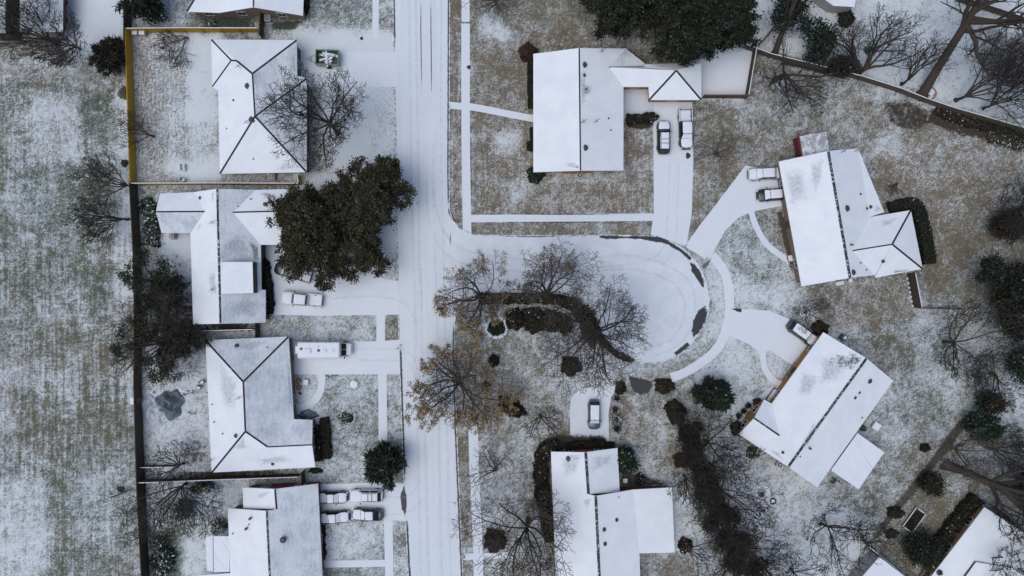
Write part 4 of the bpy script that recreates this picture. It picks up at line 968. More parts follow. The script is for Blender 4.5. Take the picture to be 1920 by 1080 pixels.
def leafy(label, base, lobes, seed, mat, n_clump=300, per=60, size=.32, sig=.5, name='evergreen_tree', h=None, needle=False, trunk_r=.3, bark='bark', group='evergreen trees', cat='tree', limbs=True, hollow=.55, ragged=.2, mat2=None, flat=.4):
    """lobes: (dx, dy, z, rx, ry, rz) metres from the base"""
    rs = np.random.default_rng(seed); root = empty(name, P(*base), 0, label, cat, group)
    lobes = np.array(lobes, float); vol = lobes[:, 3] * lobes[:, 4] * np.maximum(lobes[:, 5], .4); vol /= vol.sum()
    pick = rs.choice(len(lobes), n_clump, p=vol); lb = lobes[pick]
    d = rs.normal(0, 1, (n_clump, 3)); d /= np.linalg.norm(d, axis=1, keepdims=True)
    az = np.arctan2(d[:, 1], d[:, 0]); ph = rs.uniform(0, 6.28, 4)
    rag = 1 + ragged * (np.sin(az * 5 + ph[0] + pick) * .5 + np.sin(az * 9 + ph[1] + 2 * pick) * .4 + np.sin(az * 17 + ph[2]) * .3)
    rr = (hollow + (1 - hollow) * rs.random(n_clump)) ** .8 * rag
    C = lb[:, :3] + d * lb[:, 3:6] * rr[:, None]; C[:, 2] = np.maximum(C[:, 2], .25)
    lc = np.repeat(C, per, 0); od = np.repeat(d, per, 0); k = len(lc)
    pts = lc + rs.normal(0, sig, (k, 3)) * np.array([1, 1, .6]); pts[:, 2] = np.maximum(pts[:, 2], .08)
    if needle:
        dirs = pts - lc; dirs /= np.linalg.norm(dirs, axis=1, keepdims=True) + 1e-9; pts = lc + dirs * sig * rs.uniform(.3, 1.6, (k, 1))
        V, F = quads(rs, pts, size, flat, 2.6, dirs + od * .5)
    else:
        dirs = pts - lc; dirs /= np.linalg.norm(dirs, axis=1, keepdims=True) + 1e-9
        V, F = quads(rs, pts, size, flat, 1.75, dirs + od * .7)
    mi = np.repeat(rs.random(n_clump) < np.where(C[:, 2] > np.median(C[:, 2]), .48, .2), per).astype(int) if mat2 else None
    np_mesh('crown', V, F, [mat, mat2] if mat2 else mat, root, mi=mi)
    zt = float(lobes[:, 2].max())
    paths = [(np.array([[0, 0, 0], [0, 0, zt * .1], [.05, .04, zt * .45], [0, .05, zt * .9]]), np.array([trunk_r * 1.6, trunk_r * 1.1, trunk_r * .9, trunk_r * .5]))]
    if limbs:
        for l in lobes:
            for _ in range(5 if len(lobes) < 4 else 1):
                e = l[:3] + rs.uniform(-.7, .7, 3) * l[3:6]; s = np.array([0, 0, zt * rs.uniform(.25, .5)])
                paths.append((np.array([s, s + (e - s) * .33 + [0, 0, .3], s + (e - s) * .66 + [0, 0, .4], e]), np.array([.5, .36, .24, .08]) * trunk_r))
    v, f = tubes(paths, 7); np_mesh('trunk', v, f, bark, root, smooth=True)
    return root

def boughs(spec, n, r, seed):
    """spread n bough-sized lobes of radius about r through ellipsoids (dx, dy, z, rx, ry, rz)"""
    rs = np.random.default_rng(seed); out = []
    vol = np.array([e[3] * e[4] for e in spec]); vol = vol / vol.sum()
    tries = 0
    while len(out) < n and tries < n * 60:
        tries += 1; e = spec[rs.choice(len(spec), p=vol)]; q = rs.normal(0, 1, 3); q[2] = abs(q[2]) * .8; q /= np.linalg.norm(q); q *= rs.uniform(.3, .92) ** .5
        p = (e[0] + q[0] * e[3], e[1] + q[1] * e[4], e[2] + q[2] * e[5] * 1.2); k = rs.uniform(.7, 1.3)
        if all((p[0] - o[0]) ** 2 + (p[1] - o[1]) ** 2 + .5 * (p[2] - o[2]) ** 2 > (r * .95) ** 2 for o in out): out.append((*p, r * k, r * k * rs.uniform(.8, 1.2), r * k * .62))
    return out

def shrub(label, base, rx, ry, h, seed, mat='leaf_dark', rz=0.0, n=None, size=.16, name='shrub', group='clipped shrubs', cat='shrub', needle=False, mat2=None, core=True):
    """dense small bush: dark twiggy core plus a skin of leaves"""
    rs = np.random.default_rng(seed); root = empty(name, P(*base), R(rz), label, cat, group)
    n = n or int(2600 * max(.25, rx * ry / 1.6)); n = min(n, 9000)
    d = rs.normal(0, 1, (n, 3)); d[:, 2] = np.abs(d[:, 2]); d /= np.linalg.norm(d, axis=1, keepdims=True)
    az = np.arctan2(d[:, 1], d[:, 0]); rag = 1 + .09 * np.sin(az * 5 + seed) + .07 * np.sin(az * 9 + 2 * seed) + .1 * np.sin(d[:, 2] * 7 + az * 3)
    c = d * np.array([rx, ry, h]) * (rag * rs.uniform(.78, 1.04, n))[:, None]; c[:, 2] = np.maximum(c[:, 2], .04)
    V, F = quads(rs, c, size, .2, 2.3 if needle else 1.35, d if needle else None)
    np_mesh('foliage', V, F, [mat, mat2] if mat2 else mat, root, mi=(rs.random(n) < .4).astype(int) if mat2 else None)
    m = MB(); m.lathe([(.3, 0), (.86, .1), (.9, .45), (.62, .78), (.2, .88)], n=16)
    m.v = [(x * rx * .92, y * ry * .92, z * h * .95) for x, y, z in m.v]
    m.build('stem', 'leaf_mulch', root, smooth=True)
    return root

def hedge(label, pts, w, h, seed, mat='leaf_dark', size=.17, dens=95, name='hedge', mat2=None, lump=.12, group='hedges'):
    rs = np.random.default_rng(seed); W = [P(*p) for p in smooth_path(pts, 4)] if len(pts) > 2 else [P(*p) for p in pts]
    c = W[0].copy(); root = empty(name, c, 0, label, 'hedge', group)
    seg = [(b - a).length for a, b in zip(W, W[1:])]; tot = sum(seg); cum = np.concatenate([[0], np.cumsum(seg)])
    n = int(tot * (w + 2 * h) * dens); n = min(n, 26000)
    s = rs.uniform(0, tot, n); i = np.clip(np.searchsorted(cum, s) - 1, 0, len(seg) - 1)
    A = np.array(W); dv = (A[i + 1] - A[i]) / np.array(seg)[i][:, None]
    p = A[i] + dv * (s - cum[i])[:, None]; nn = np.stack([-dv[:, 1], dv[:, 0], np.zeros(n)], 1)
    u = rs.uniform(-1, 1, n); lum = 1 + lump * np.sin(s * 2.1 + seed) + lump * np.sin(s * 4.7 + u * 2)
    side = rs.random(n) < 2 * h / (w + 2 * h)
    off = np.where(side, np.sign(u) * w / 2 * lum, u * w / 2 * lum); z = np.where(side, rs.uniform(.05, h, n), h * (1 + lump * .6 * np.sin(s * 3 + 4 * u)))
    pts3 = p + nn * (off * rs.uniform(.85, 1.03, n))[:, None]; pts3[:, 2] = np.maximum(.05, z * rs.uniform(.85, 1.05, n))
    V, F = quads(rs, pts3 - np.array(c), size, .2, 1.35)
    np_mesh('foliage', V, F, [mat, mat2] if mat2 else mat, root, mi=(rs.random(n) < .4).astype(int) if mat2 else None)
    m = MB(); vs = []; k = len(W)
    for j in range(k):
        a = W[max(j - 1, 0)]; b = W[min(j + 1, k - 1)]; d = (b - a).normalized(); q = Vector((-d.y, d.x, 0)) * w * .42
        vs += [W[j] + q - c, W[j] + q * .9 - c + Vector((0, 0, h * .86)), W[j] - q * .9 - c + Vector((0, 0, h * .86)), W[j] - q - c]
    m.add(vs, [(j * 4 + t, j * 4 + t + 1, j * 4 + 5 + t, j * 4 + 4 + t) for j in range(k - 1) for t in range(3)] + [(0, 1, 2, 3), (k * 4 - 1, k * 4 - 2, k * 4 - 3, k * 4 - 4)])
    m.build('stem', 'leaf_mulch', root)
    return root

# evergreens
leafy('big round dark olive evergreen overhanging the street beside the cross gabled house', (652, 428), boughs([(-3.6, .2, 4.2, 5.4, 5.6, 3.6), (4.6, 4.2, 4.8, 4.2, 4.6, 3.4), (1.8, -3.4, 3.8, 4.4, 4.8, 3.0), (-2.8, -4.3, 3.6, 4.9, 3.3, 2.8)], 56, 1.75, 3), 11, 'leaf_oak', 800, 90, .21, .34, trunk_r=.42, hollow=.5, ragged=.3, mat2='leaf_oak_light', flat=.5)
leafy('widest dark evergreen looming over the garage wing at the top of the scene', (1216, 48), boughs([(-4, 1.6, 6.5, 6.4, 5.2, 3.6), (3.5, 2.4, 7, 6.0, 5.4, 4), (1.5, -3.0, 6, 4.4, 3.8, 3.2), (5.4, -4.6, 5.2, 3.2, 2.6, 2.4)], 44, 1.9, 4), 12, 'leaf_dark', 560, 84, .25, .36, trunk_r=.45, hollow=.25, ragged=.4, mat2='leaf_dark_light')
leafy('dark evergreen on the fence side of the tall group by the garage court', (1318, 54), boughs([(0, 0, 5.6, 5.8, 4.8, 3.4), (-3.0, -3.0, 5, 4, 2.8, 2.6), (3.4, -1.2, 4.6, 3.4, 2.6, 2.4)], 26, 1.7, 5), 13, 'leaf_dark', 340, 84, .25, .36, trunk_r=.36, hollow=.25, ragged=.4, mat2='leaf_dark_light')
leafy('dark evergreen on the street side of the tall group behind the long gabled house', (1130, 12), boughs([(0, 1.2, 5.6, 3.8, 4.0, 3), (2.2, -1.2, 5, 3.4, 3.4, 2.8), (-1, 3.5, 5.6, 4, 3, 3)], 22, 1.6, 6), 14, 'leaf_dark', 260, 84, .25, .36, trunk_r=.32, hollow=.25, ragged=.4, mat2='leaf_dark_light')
leafy('dark thinning evergreen leaning over the field fence beside the cross gabled house', (300, 528), boughs([(-.6, .6, 2.8, 3.4, 4.8, 2.2), (2.2, -2.4, 3, 3.2, 3.4, 2.0)], 17, 1.1, 7), 15, 'leaf_olive', 180, 44, .17, .34, trunk_r=.25, hollow=.25, ragged=.35, mat2='leaf_dark')
leafy('broad brown green evergreen straddling the field fence below the gap between two houses', (322, 640), boughs([(0, 0, 2.8, 4.8, 3.8, 2.2), (3.6, .5, 3, 4.2, 2.6, 2.0), (-4.6, 1.2, 2.4, 3.0, 3.8, 1.8), (0, -3.2, 2.8, 3.6, 2.6, 1.8)], 26, 1.1, 8), 16, 'leaf_olive', 270, 44, .17, .34, trunk_r=.28, hollow=.3, ragged=.35, mat2='leaf_brown')
leafy('spiky dark young pine beside the patched turning circle and the diagonal house', (1332, 736), [(0, 0, 2.2, 2.7, 2.4, 1.9)], 17, 'leaf_pine', 70, 60, .42, .5, needle=True, trunk_r=.14, limbs=True, hollow=.25)
leafy('spiky dark pine next to the street above the four parked cars', (728, 862), [(0, 0, 3, 2.6, 2.7, 2.4)], 18, 'leaf_pine', 90, 60, .46, .5, needle=True, trunk_r=.16, hollow=.25)
leafy('tall dark evergreen mass at the frame edge behind the tilted house', (1862, 562), boughs([(0, 0, 4, 3.6, 4.2, 3.0), (-2.2, 3.6, 3.6, 3.0, 2.4, 2.2), (2.4, -2.4, 4, 3.6, 3.4, 2.4), (3, 3, 4, 3, 3, 2.8)], 26, 1.5, 9), 19, 'leaf_dark', 340, 74, .24, .36, trunk_r=.32, hollow=.4, mat2='leaf_pine')
leafy('round glossy dark evergreen by the dividing fence in the lower yards', (1822, 794), [(0, 0, 2.6, 2.1, 2.1, 2.0)], 20, 'leaf_holly', 80, 52, .26, .36, trunk_r=.14, hollow=.5)
leafy('glossy holly bush tree against the east wall of the stepped roof house', (1170, 858), [(0, 0, 1.9, 1.45, 1.75, 1.6)], 21, 'leaf_holly', 66, 52, .26, .32, trunk_r=.12, hollow=.5)
leafy('bristly dark conifer outside the yellow fence corner by the car park', (218, 118), [(0, 0, 2.4, 1.9, 2.4, 2.0), (.6, 1.9, 2.4, 1.5, 1.4, 1.4)], 22, 'leaf_brown', 110, 50, .3, .42, needle=True, trunk_r=.16, hollow=.3, mat2='leaf_dark')
leafy('dark green evergreen at the frame top beside the tan house', (284, 14), [(0, 0, 4, 3.2, 2.4, 2.6), (1.8, 1.6, 4.2, 2.4, 2.2, 2)], 23, 'leaf_pine', 170, 50, .3, .46, needle=True, trunk_r=.2, hollow=.35, ragged=.3)
leafy('loose dark evergreen shrub tree beside the raised garden bed and orange brick house', (1716, 1022), [(0, 0, 1.9, 2.4, 2.5, 1.4)], 24, 'leaf_pine', 130, 60, .18, .44, trunk_r=.14, hollow=.3, ragged=.3, mat2='leaf_dark')
leafy('dull brown dense evergreen near the frame edge below the bare crown', (1872, 426), [(0, 0, 2.6, 2.4, 2.0, 1.8)], 25, 'leaf_brown', 110, 50, .18, .45, trunk_r=.16, hollow=.35)
leafy('green speckled evergreen at the frame edge beside the bare split tree', (1898, 682), [(0, 0, 3, 2.6, 2.8, 2.0)], 26, 'leaf_olive', 130, 60, .18, .48, trunk_r=.18, hollow=.3, ragged=.3, mat2='leaf_holly')
leafy('small open holly tree under the leaning trunks beyond the diagonal fence', (1527, 92), [(0, 0, 3, 2.2, 2.0, 1.6), (-1.6, 2, 3, 1.8, 1.6, 1.4), (-1.2, -1.6, 2.8, 1.6, 1.2, 1.2)], 27, 'leaf_pine', 70, 40, .26, .4, trunk_r=.12, hollow=.3)
leafy('loose green holly beside the slanting trunk beyond the diagonal fence', (1462, 40), [(0, 0, 3.4, 2.6, 2.6, 2.0)], 28, 'leaf_pine', 70, 36, .26, .5, trunk_r=.12, hollow=.2, ragged=.3)
leafy('small ragged evergreen shrub tree growing through the diagonal fence', (1566, 132), [(0, 0, 2, 2.2, 1.3, 1.2)], 29, 'leaf_holly', 70, 40, .22, .36, trunk_r=.1, hollow=.3, ragged=.3, mat2='leaf_dark')
leafy('dark bush tree beside the dividing fence above the raised garden bed', (1734, 902), [(0, 0, 1.7, 1.6, 1.5, 1.3)], 30, 'leaf_dark', 60, 44, .22, .34, trunk_r=.1, hollow=.4, mat2='leaf_olive')
leafy('ragged narrow evergreen on the dividing fence line above the round glossy one', (1838, 750), [(0, 0, 2.4, 1.3, 1.5, 1.6)], 31, 'leaf_dark', 56, 44, .24, .4, trunk_r=.1, hollow=.3, mat2='leaf_brown')
leafy('dark evergreen at the frame edge beyond the big leaning trunk', (1905, 895), [(0, 0, 3, 1.6, 1.8, 1.6)], 32, 'leaf_pine', 60, 44, .26, .36, trunk_r=.12, hollow=.4)
leafy('bare brown ragged tree crown over the field fence near the yellow corner post', (300, 30), [(0, -.6, 2, 2.0, 1.6, 1.0)], 33, 'leaf_pine', 34, 30, .2, .4, trunk_r=.1, hollow=.2, ragged=.3)

# bare trees
bare_tree('wide bare tree whose branches reach over the white hip roofed house', (634, 250), 10, 7.6, 101, 10, (7, 5, 4), lean=(-.7, .9))
bare_tree('bare tree still holding tan leaves overhanging the street kerb', (866, 722), 9.5, 6.5, 152, 12, (7, 5, 4), lean=(-.2, .9), leaves=('leaf_tan', 9500, .15, .45), elev=(8, 45), wig=.24, twig='bark_pale')
bare_tree('thin leaved brown tree at the junction end of the curved shrub bed', (908, 560), 8.5, 6.0, 103, 8, (7, 5, 4), lean=(-.5, .4), leaves=('leaf_tan', 3600, .14, .4), twig='bark_pale', wig=.22)
bare_tree('fan shaped bare tree rising from the middle of the curved shrub bed', (1024, 560), 8.5, 6.6, 104, 8, (7, 5, 4), lean=(-.1, .8), arc=(20, 165), twig='bark_pale', leaves=('leaf_tan', 1100, .13, .4))
bare_tree('broad bare tree at the tight end of the curved shrub bed', (1108, 628), 9.5, 8.6, 105, 11, (7, 6, 4), lean=(.4, .9), bark='bark_grey', twig='bark_mid')
bare_tree('small bare tree on the lawn in front of the stepped roof house', (1013, 778), 4.5, 4.2, 106, 6, (4, 3), maxl=2, rmin=.028, arc=(-170, 30))
bare_tree('big bare tree spreading over the stepped roof house and its shrub bed', (990, 972), 10, 8.6, 107, 10, (7, 5, 4), lean=(-.2, -.5), bark='bark_grey', twig='bark_mid')
bare_tree('bare split tree with long sparse limbs on the back lawn of the diagonal house', (1768, 640), 8, 7.0, 108, 6, (6, 4, 3), rmin=.03)
bare_tree('low dark bare tree hanging over the wall of the garage court', (1452, 150), 7, 6.4, 109, 7, (6, 4, 3), lean=(.8, .3), arc=(-190, 20), r0=.3)
bare_tree('faint small bare tree on the lawn beside the two parked vehicles', (1340, 290), 3.4, 3.6, 110, 6, (5, 4), maxl=2, rmin=.022, twig='bark_pale')
bare_tree('huge slanting trunk with many limbs rising over the far yards', (1728, 178), 15, 8.5, 111, 9, (5, 4, 3), lean=(2.0, 9.6), trunk=.62, r0=.5, arc=(-70, 120))
bare_tree('slanted slim trunk by the garden fence beyond the diagonal fence', (1452, 102), 13, 5.0, 112, 6, (6, 4), maxl=2, lean=(1.0, 7.5), trunk=.6, r0=.32, arc=(20, 170))
bare_tree('thick knobbly bare trunk leaning towards the orange brick house', (1772, 870), 14, 8.0, 113, 8, (7, 5, 4), lean=(4.6, -2.0), trunk=.42, r0=.52, arc=(-80, 55), bark='bark_grey')
bare_tree('crooked bare tree by the carport of the diagonal house', (1538, 982), 6.5, 6.2, 114, 6, (6, 5, 3), bark='bark_grey', lean=(.6, .2))
bare_tree('small bare tree near the metal roof shed at the frame bottom', (1482, 1066), 5, 4.6, 115, 7, (6, 4), maxl=2, rmin=.026)
bare_tree('bare tree with drooping fan of branches below the motorhome house back yard', (350, 906), 6.5, 6.6, 116, 9, (6, 5, 3), arc=(-195, 10), up=.02)
bare_tree('bare bush tree fanning out over the field from the dark fence', (243, 412), 5, 4.9, 117, 7, (6, 5, 3), arc=(150, 240), lean=(-.5, 0))
bare_tree('bare tree reaching into the field from the yellow fence corner', (252, 350), 5, 5.2, 118, 6, (6, 5, 3), arc=(130, 215), lean=(-.5, 0))
bare_tree('small bare tree inside the yellow fence above the patterned yard', (288, 256), 4, 3.6, 119, 5, (5, 4), maxl=2, arc=(110, 215), rmin=.026)
bare_tree('tangled bare tree beside the snow speckled carport', (108, 84), 7, 6.2, 120, 8, (6, 5, 3), arc=(80, 200))
bare_tree('low thicket of bare stems under the snow speckled carport', (150, 92), 4, 5.4, 121, 9, (6, 5, 3), twig='bark_twig', arc=(-200, 20))
bare_tree('fallen bare branchy tree along the yellow brown fence', (352, 72), 2.2, 4.6, 122, 6, (5, 4), maxl=2, arc=(170, 260), elev=(4, 25), rmin=.03)
bare_tree('multi stemmed bare tree in the far yards beside the slanting trunk', (1606, 140), 8, 6.8, 123, 9, (6, 5, 3), arc=(20, 175), r0=.3)
bare_tree('bare sapling group with wavy stems along the diagonal fence', (1690, 158), 7, 5.6, 124, 6, (6, 4), maxl=2, arc=(35, 125), rmin=.03)
bare_tree('bare tree with long limbs stretching over the snowy far yard', (1792, 188), 8, 9.0, 125, 8, (7, 5, 3), arc=(-5, 70))
bare_tree('many branched bare tree near the frame edge in the far yard', (1842, 204), 7, 7.5, 126, 8, (7, 5, 3), arc=(20, 95))
bare_tree('dense brown bare tree at the frame edge above the dull evergreen', (1892, 400), 7, 6.0, 127, 10, (7, 6, 4), lean=(.3, .6))
bare_tree('bare twiggy tree rising out of the diagonal shrub row nearest the pine', (1322, 826), 6, 5.6, 128, 8, (6, 4, 3), twig='bark_twig')
bare_tree('bare twiggy tree out of the middle of the diagonal shrub row', (1345, 912), 6.5, 6.4, 129, 8, (6, 4, 3))
bare_tree('bare twiggy tree at the frame bottom end of the diagonal shrub row', (1392, 1020), 6.5, 6.6, 130, 8, (6, 4, 3))
bare_tree('thin drooping bare tree hanging over the east corner of the stepped roof house', (1282, 892), 5, 4.2, 131, 6, (5, 4), maxl=2, rmin=.026, arc=(150, 330))
bare_tree('small round bare shrub above the white wagon in the diagonal house drive', (1508, 586), 2.0, 2.9, 132, 9, (5, 4), maxl=2, rmin=.02, elev=(15, 60))
bare_tree('small bare tree bent over the east lawn of the stepped roof house', (1288, 1022), 4, 4.2, 133, 5, (5, 3), maxl=2, arc=(-80, 20), rmin=.028)
bare_tree('bare tree with long limbs reaching across the orange brick house roof', (1903, 1035), 7, 6.6, 134, 8, (6, 5, 3), arc=(75, 230), r0=.28)
bare_tree('sparse bare tree above the thick knobbly trunk', (1848, 838), 6, 5.0, 135, 7, (6, 4, 3), arc=(-60, 90))
bare_tree('thin sprawling bare tree by the dividing fence above the small dark bush', (1782, 838), 4, 4.6, 136, 8, (6, 4, 3), twig='bark_pale')
bare_tree('thin bare tree on the brown lawn at the frame top beside the street', (930, 8), 6, 4.2, 137, 7, (5, 4), maxl=2, rmin=.02, twig='bark_pale', arc=(180, 360))
bare_tree('dark bare limbed tree over the brown fence beneath the hip roofed house', (345, 868), 4.5, 4.4, 138, 7, (5, 4), maxl=2, rmin=.028, arc=(60, 260))
bare_tree('bare spreading tree mingled with the evergreen on the field fence', (318, 575), 7, 6.0, 139, 6, (5, 4, 3), arc=(-70, 110), bark='bark')
bare_tree('bare spreading tree mingled with the broad brown green evergreen', (310, 640), 7, 6.8, 140, 7, (5, 4, 3), lean=(.4, 0))
bare_tree('bare shrub growing against the wall on the lawn beyond the diagonal fence bed', (1680, 345), 1.6, 2.2, 141, 4, (4,), maxl=1, rmin=.03, arc=(190, 260), elev=(3, 20))
bare_tree('sparse bare tree at the frame bottom beside the dividing fence shrubs', (1618, 1012), 4.5, 4.6, 142, 7, (5, 4), maxl=2, arc=(30, 200), rmin=.028)
bare_tree('slender bare tree on the verge lawn beside the stepped roof house', (930, 878), 5, 4.6, 143, 5, (5, 4), maxl=2, arc=(60, 200), rmin=.026, twig='bark_pale')
bare_tree('bare thicket tree in the corner under the shadowy split tree', (1855, 700), 4.5, 4.8, 144, 8, (6, 4, 3), arc=(100, 280))

# shrubs and hedges
shrub('round brown clipped shrub off the corner of the long gabled house', (990, 100), 1.35, 1.3, 1.5, 201, 'leaf_red', mat2='leaf_brown')
shrub('round dark shrub at the lower corner of the long gabled house', (1004, 328), 1.25, 1.25, 1.4, 202, 'leaf_holly', mat2='leaf_dark')
shrub('small dark shrub against the long gabled house above the corner shrub', (996, 274), .7, .8, 1.1, 203, 'leaf_dark')
shrub('round dark shrub on the lawn beside the broad bare tree', (1070, 686), 1.5, 1.4, 1.3, 204, 'leaf_dark', mat2='leaf_pine')
shrub('leafy plant in a ring of white stones near the curved shrub bed', (931, 614), 1.25, 1.25, .8, 205, 'leaf_holly', size=.2)
shrub('small dark oval shrub below the ring of white stones', (926, 676), .8, .9, .9, 206, 'leaf_dark')
shrub('small brown shrub beside the tan leaved tree', (911, 725), .65, .75, .8, 207, 'leaf_olive')
shrub('long oval brown shrub between the tan leaved tree and the small bare tree', (959, 763), 2.15, 1.25, 1.0, 208, 'leaf_brown', rz=-28, mat2='leaf_dark')
shrub('small upright oval shrub beside the drive of the blue car', (1163, 727), .75, 1.0, 1.0, 209, 'leaf_brown', mat2='leaf_olive', rz=-20)
shrub('brown oval shrub on the melted patch near the turning circle', (1245, 723), 1.45, 1.1, .9, 210, 'leaf_brown')
shrub('large brown clipped shrub under the big bare tree beside the pavement', (928, 1012), 1.6, 1.65, 1.5, 211, 'leaf_brown', mat2='leaf_olive')
shrub('ragged dusty shrub off the east wall of the stepped roof house', (1284, 1022), 1.05, 1.15, 1.0, 212, 'leaf_mulch', mat2='leaf_brown')
shrub('dark round bush in front of the white wagon at the diagonal house', (1536, 616), 1.2, 1.1, 1.2, 213, 'leaf_dark', mat2='leaf_brown')
shrub('round dark bush at the garage corner of the diagonal house', (1381, 803), 1.0, 1.05, 1.2, 214, 'leaf_dark')
shrub('small round dark conifer on the snowy far lawn', (1584, 37), 1.15, 1.15, 1.5, 215, 'leaf_olive', mat2='leaf_dark')
shrub('low dark tuft alone on the lawn south of the diagonal house', (1733, 839), .75, .6, .6, 216, 'leaf_dark', needle=True)
shrub('ivy green shrub with light leaves on the long lawn bed of the motorhome house', (592, 882), 1.0, .4, .5, 217, 'leaf_holly')
shrub('snowy flowering shrub inside a stone ring beside the double hedge', (650, 784), .95, .8, .6, 218, 'leaf_mulch', mat2='leaf_ivy')
shrub('dark shrub tucked against the dormer house wall near its drive', (499, 500), .55, 1.2, 1.1, 219, 'leaf_dark')
shrub('dark green low shrub by the frame bottom fence bed', (1670, 1000), 1.0, .7, .7, 220, 'leaf_olive', mat2='leaf_holly')
shrub('small olive shrub beside the raised garden bed', (1678, 960), 1.25, .85, .8, 221, 'leaf_olive', rz=-10)
shrub('red leaved shrub at the orange end wall of the diagonal house', (1419, 754), .65, .6, .9, 222, 'leaf_red', needle=True)
shrub('snow flecked shrub with pale leaves under the garage corner of the diagonal house', (1411, 848), 1.0, .8, .7, 223, 'leaf_ivy', mat2='leaf_pine', size=.22)
shrub('dark shrub on the snowy lawn behind the tan house corner', (398, 46), .6, .6, .6, 224, 'leaf_ivy', size=.2)
shrub('long leaved shrub against the dark yellowish bed by the frame top east wall', (575, 10), .45, 1.5, 1.2, 225, 'leaf_dark')
shrub('brown stemmed shrub beside the white box at the stepped roof house', (1200, 898), .8, .9, .8, 226, 'leaf_mulch', mat2='leaf_brown')
shrub('red brown shrub in the upper part of the diagonal shrub row', (1278, 862), 1.3, 1.1, 1.2, 227, 'leaf_red', mat2='leaf_brown')
shrub('olive topped shrub heading the diagonal shrub row', (1266, 772), 1.4, 1.9, 1.5, 228, 'leaf_brown', rz=20, mat2='leaf_olive')
shrub('dark shrub at the start of the fence in the diagonal shrub row', (1290, 812), 1.5, 1.5, 1.4, 229, 'leaf_brown', mat2='leaf_dark')
shrub('small dark shrub close by the street side of the twiggy row', (1306, 800), .8, .8, .9, 230, 'leaf_dark')
for k, (x, y, rx, ry, lb) in enumerate(((966, 598, 1.5, 1.6, 'darkest shrub at the junction end of the inner island clump'), (1000, 592, 1.7, 1.3, 'flat topped shrub in the inner island clump beside the darkest one'), (1002, 612, 1.4, 1.0, 'olive brown low shrub at the lower edge of the inner island clump'), (1034, 600, 1.5, 1.5, 'brown shrub in the inner island clump nearest the middle bare tree'), (1060, 608, 1.1, 1.4, 'end shrub of the inner island clump towards the broad bare tree'))):
    shrub(lb, (x, y), rx, ry, 1.2, 240 + k, ('leaf_dark', 'leaf_dark', 'leaf_brown', 'leaf_mulch', 'leaf_brown')[k], mat2='leaf_mulch', group='shrubs of the inner island clump')
hedge('dark low hedge along the inner kerb of the turning loop', [(898, 559), (960, 560), (1030, 560), (1070, 572), (1092, 600)], 1.5, .8, 301, 'leaf_mulch', mat2='leaf_dark')
hedge('brown low hedge following the kerb round the tight bend of the island', [(1096, 574), (1112, 598), (1124, 628), (1146, 656), (1180, 675)], .8, .5, 302, 'leaf_brown', mat2='leaf_mulch')
hedge('dark clipped hedge wrapping the hipped wing of the tilted house', [(1664, 392), (1690, 384), (1712, 386), (1722, 410), (1731, 450), (1737, 495)], 1.7, 1.2, 303, 'leaf_dark', mat2='leaf_pine', lump=.05)
hedge('long dark shrub hedge down the west side of the stepped roof house', [(1046, 836), (1022, 842), (1014, 870), (1016, 920), (1022, 950)], 2.0, 1.3, 304, 'leaf_dark', mat2='leaf_mulch')
hedge('flat brown hedge running on from the shrub hedge to the frame bottom', [(1024, 955), (1028, 985), (1033, 1012)], 1.6, 1.1, 305, 'leaf_brown', mat2='leaf_mulch', lump=.04)
hedge('dark hedge across the front of the stepped roof house above the blue car drive end', [(1060, 838), (1100, 833), (1130, 832), (1150, 838)], 1.2, 1.0, 306, 'leaf_dark', mat2='leaf_brown')
hedge('thin dark hedge along the street front of the long gabled house above its path', [(995, 118), (995, 160), (996, 204)], .9, 1.1, 307, 'leaf_dark', lump=.05)
hedge('short dark hedge along the street front of the long gabled house below its path', [(998, 240), (998, 262)], .6, .8, 308, 'leaf_dark')
hedge('dark hedge closing the courtyard between the long gabled house and its garage', [(1174, 226), (1200, 224), (1222, 222), (1228, 216)], 1.3, 1.0, 309, 'leaf_dark', mat2='leaf_mulch')
hedge('dark curved hedge between the dormer house and its two cars', [(498, 500), (502, 530), (506, 560), (504, 588)], 1.4, 1.1, 310, 'leaf_dark', mat2='leaf_pine')
hedge('dark half of the double hedge against the motorhome house gable', [(594, 796), (596, 830), (597, 862)], 1.3, 1.1, 311, 'leaf_dark', mat2='leaf_mulch', lump=.07)
hedge('brown outer half of the double hedge beside the motorhome house gable', [(609, 782), (613, 815), (614, 858)], 1.3, .9, 312, 'leaf_brown', mat2='leaf_dark', lump=.08)
hedge('ragged ivy green hedge inside the dark fence beside the cross gabled house', [(272, 375), (283, 400), (288, 440), (285, 462)], 2.0, .8, 313, 'leaf_ivy', mat2='leaf_pine', size=.24, dens=60)
hedge('line of tiny clipped plants along the wall of the house with four cars', [(606, 985), (607, 1015), (608, 1048)], .5, .4, 314, 'leaf_dark', dens=60, lump=.4)
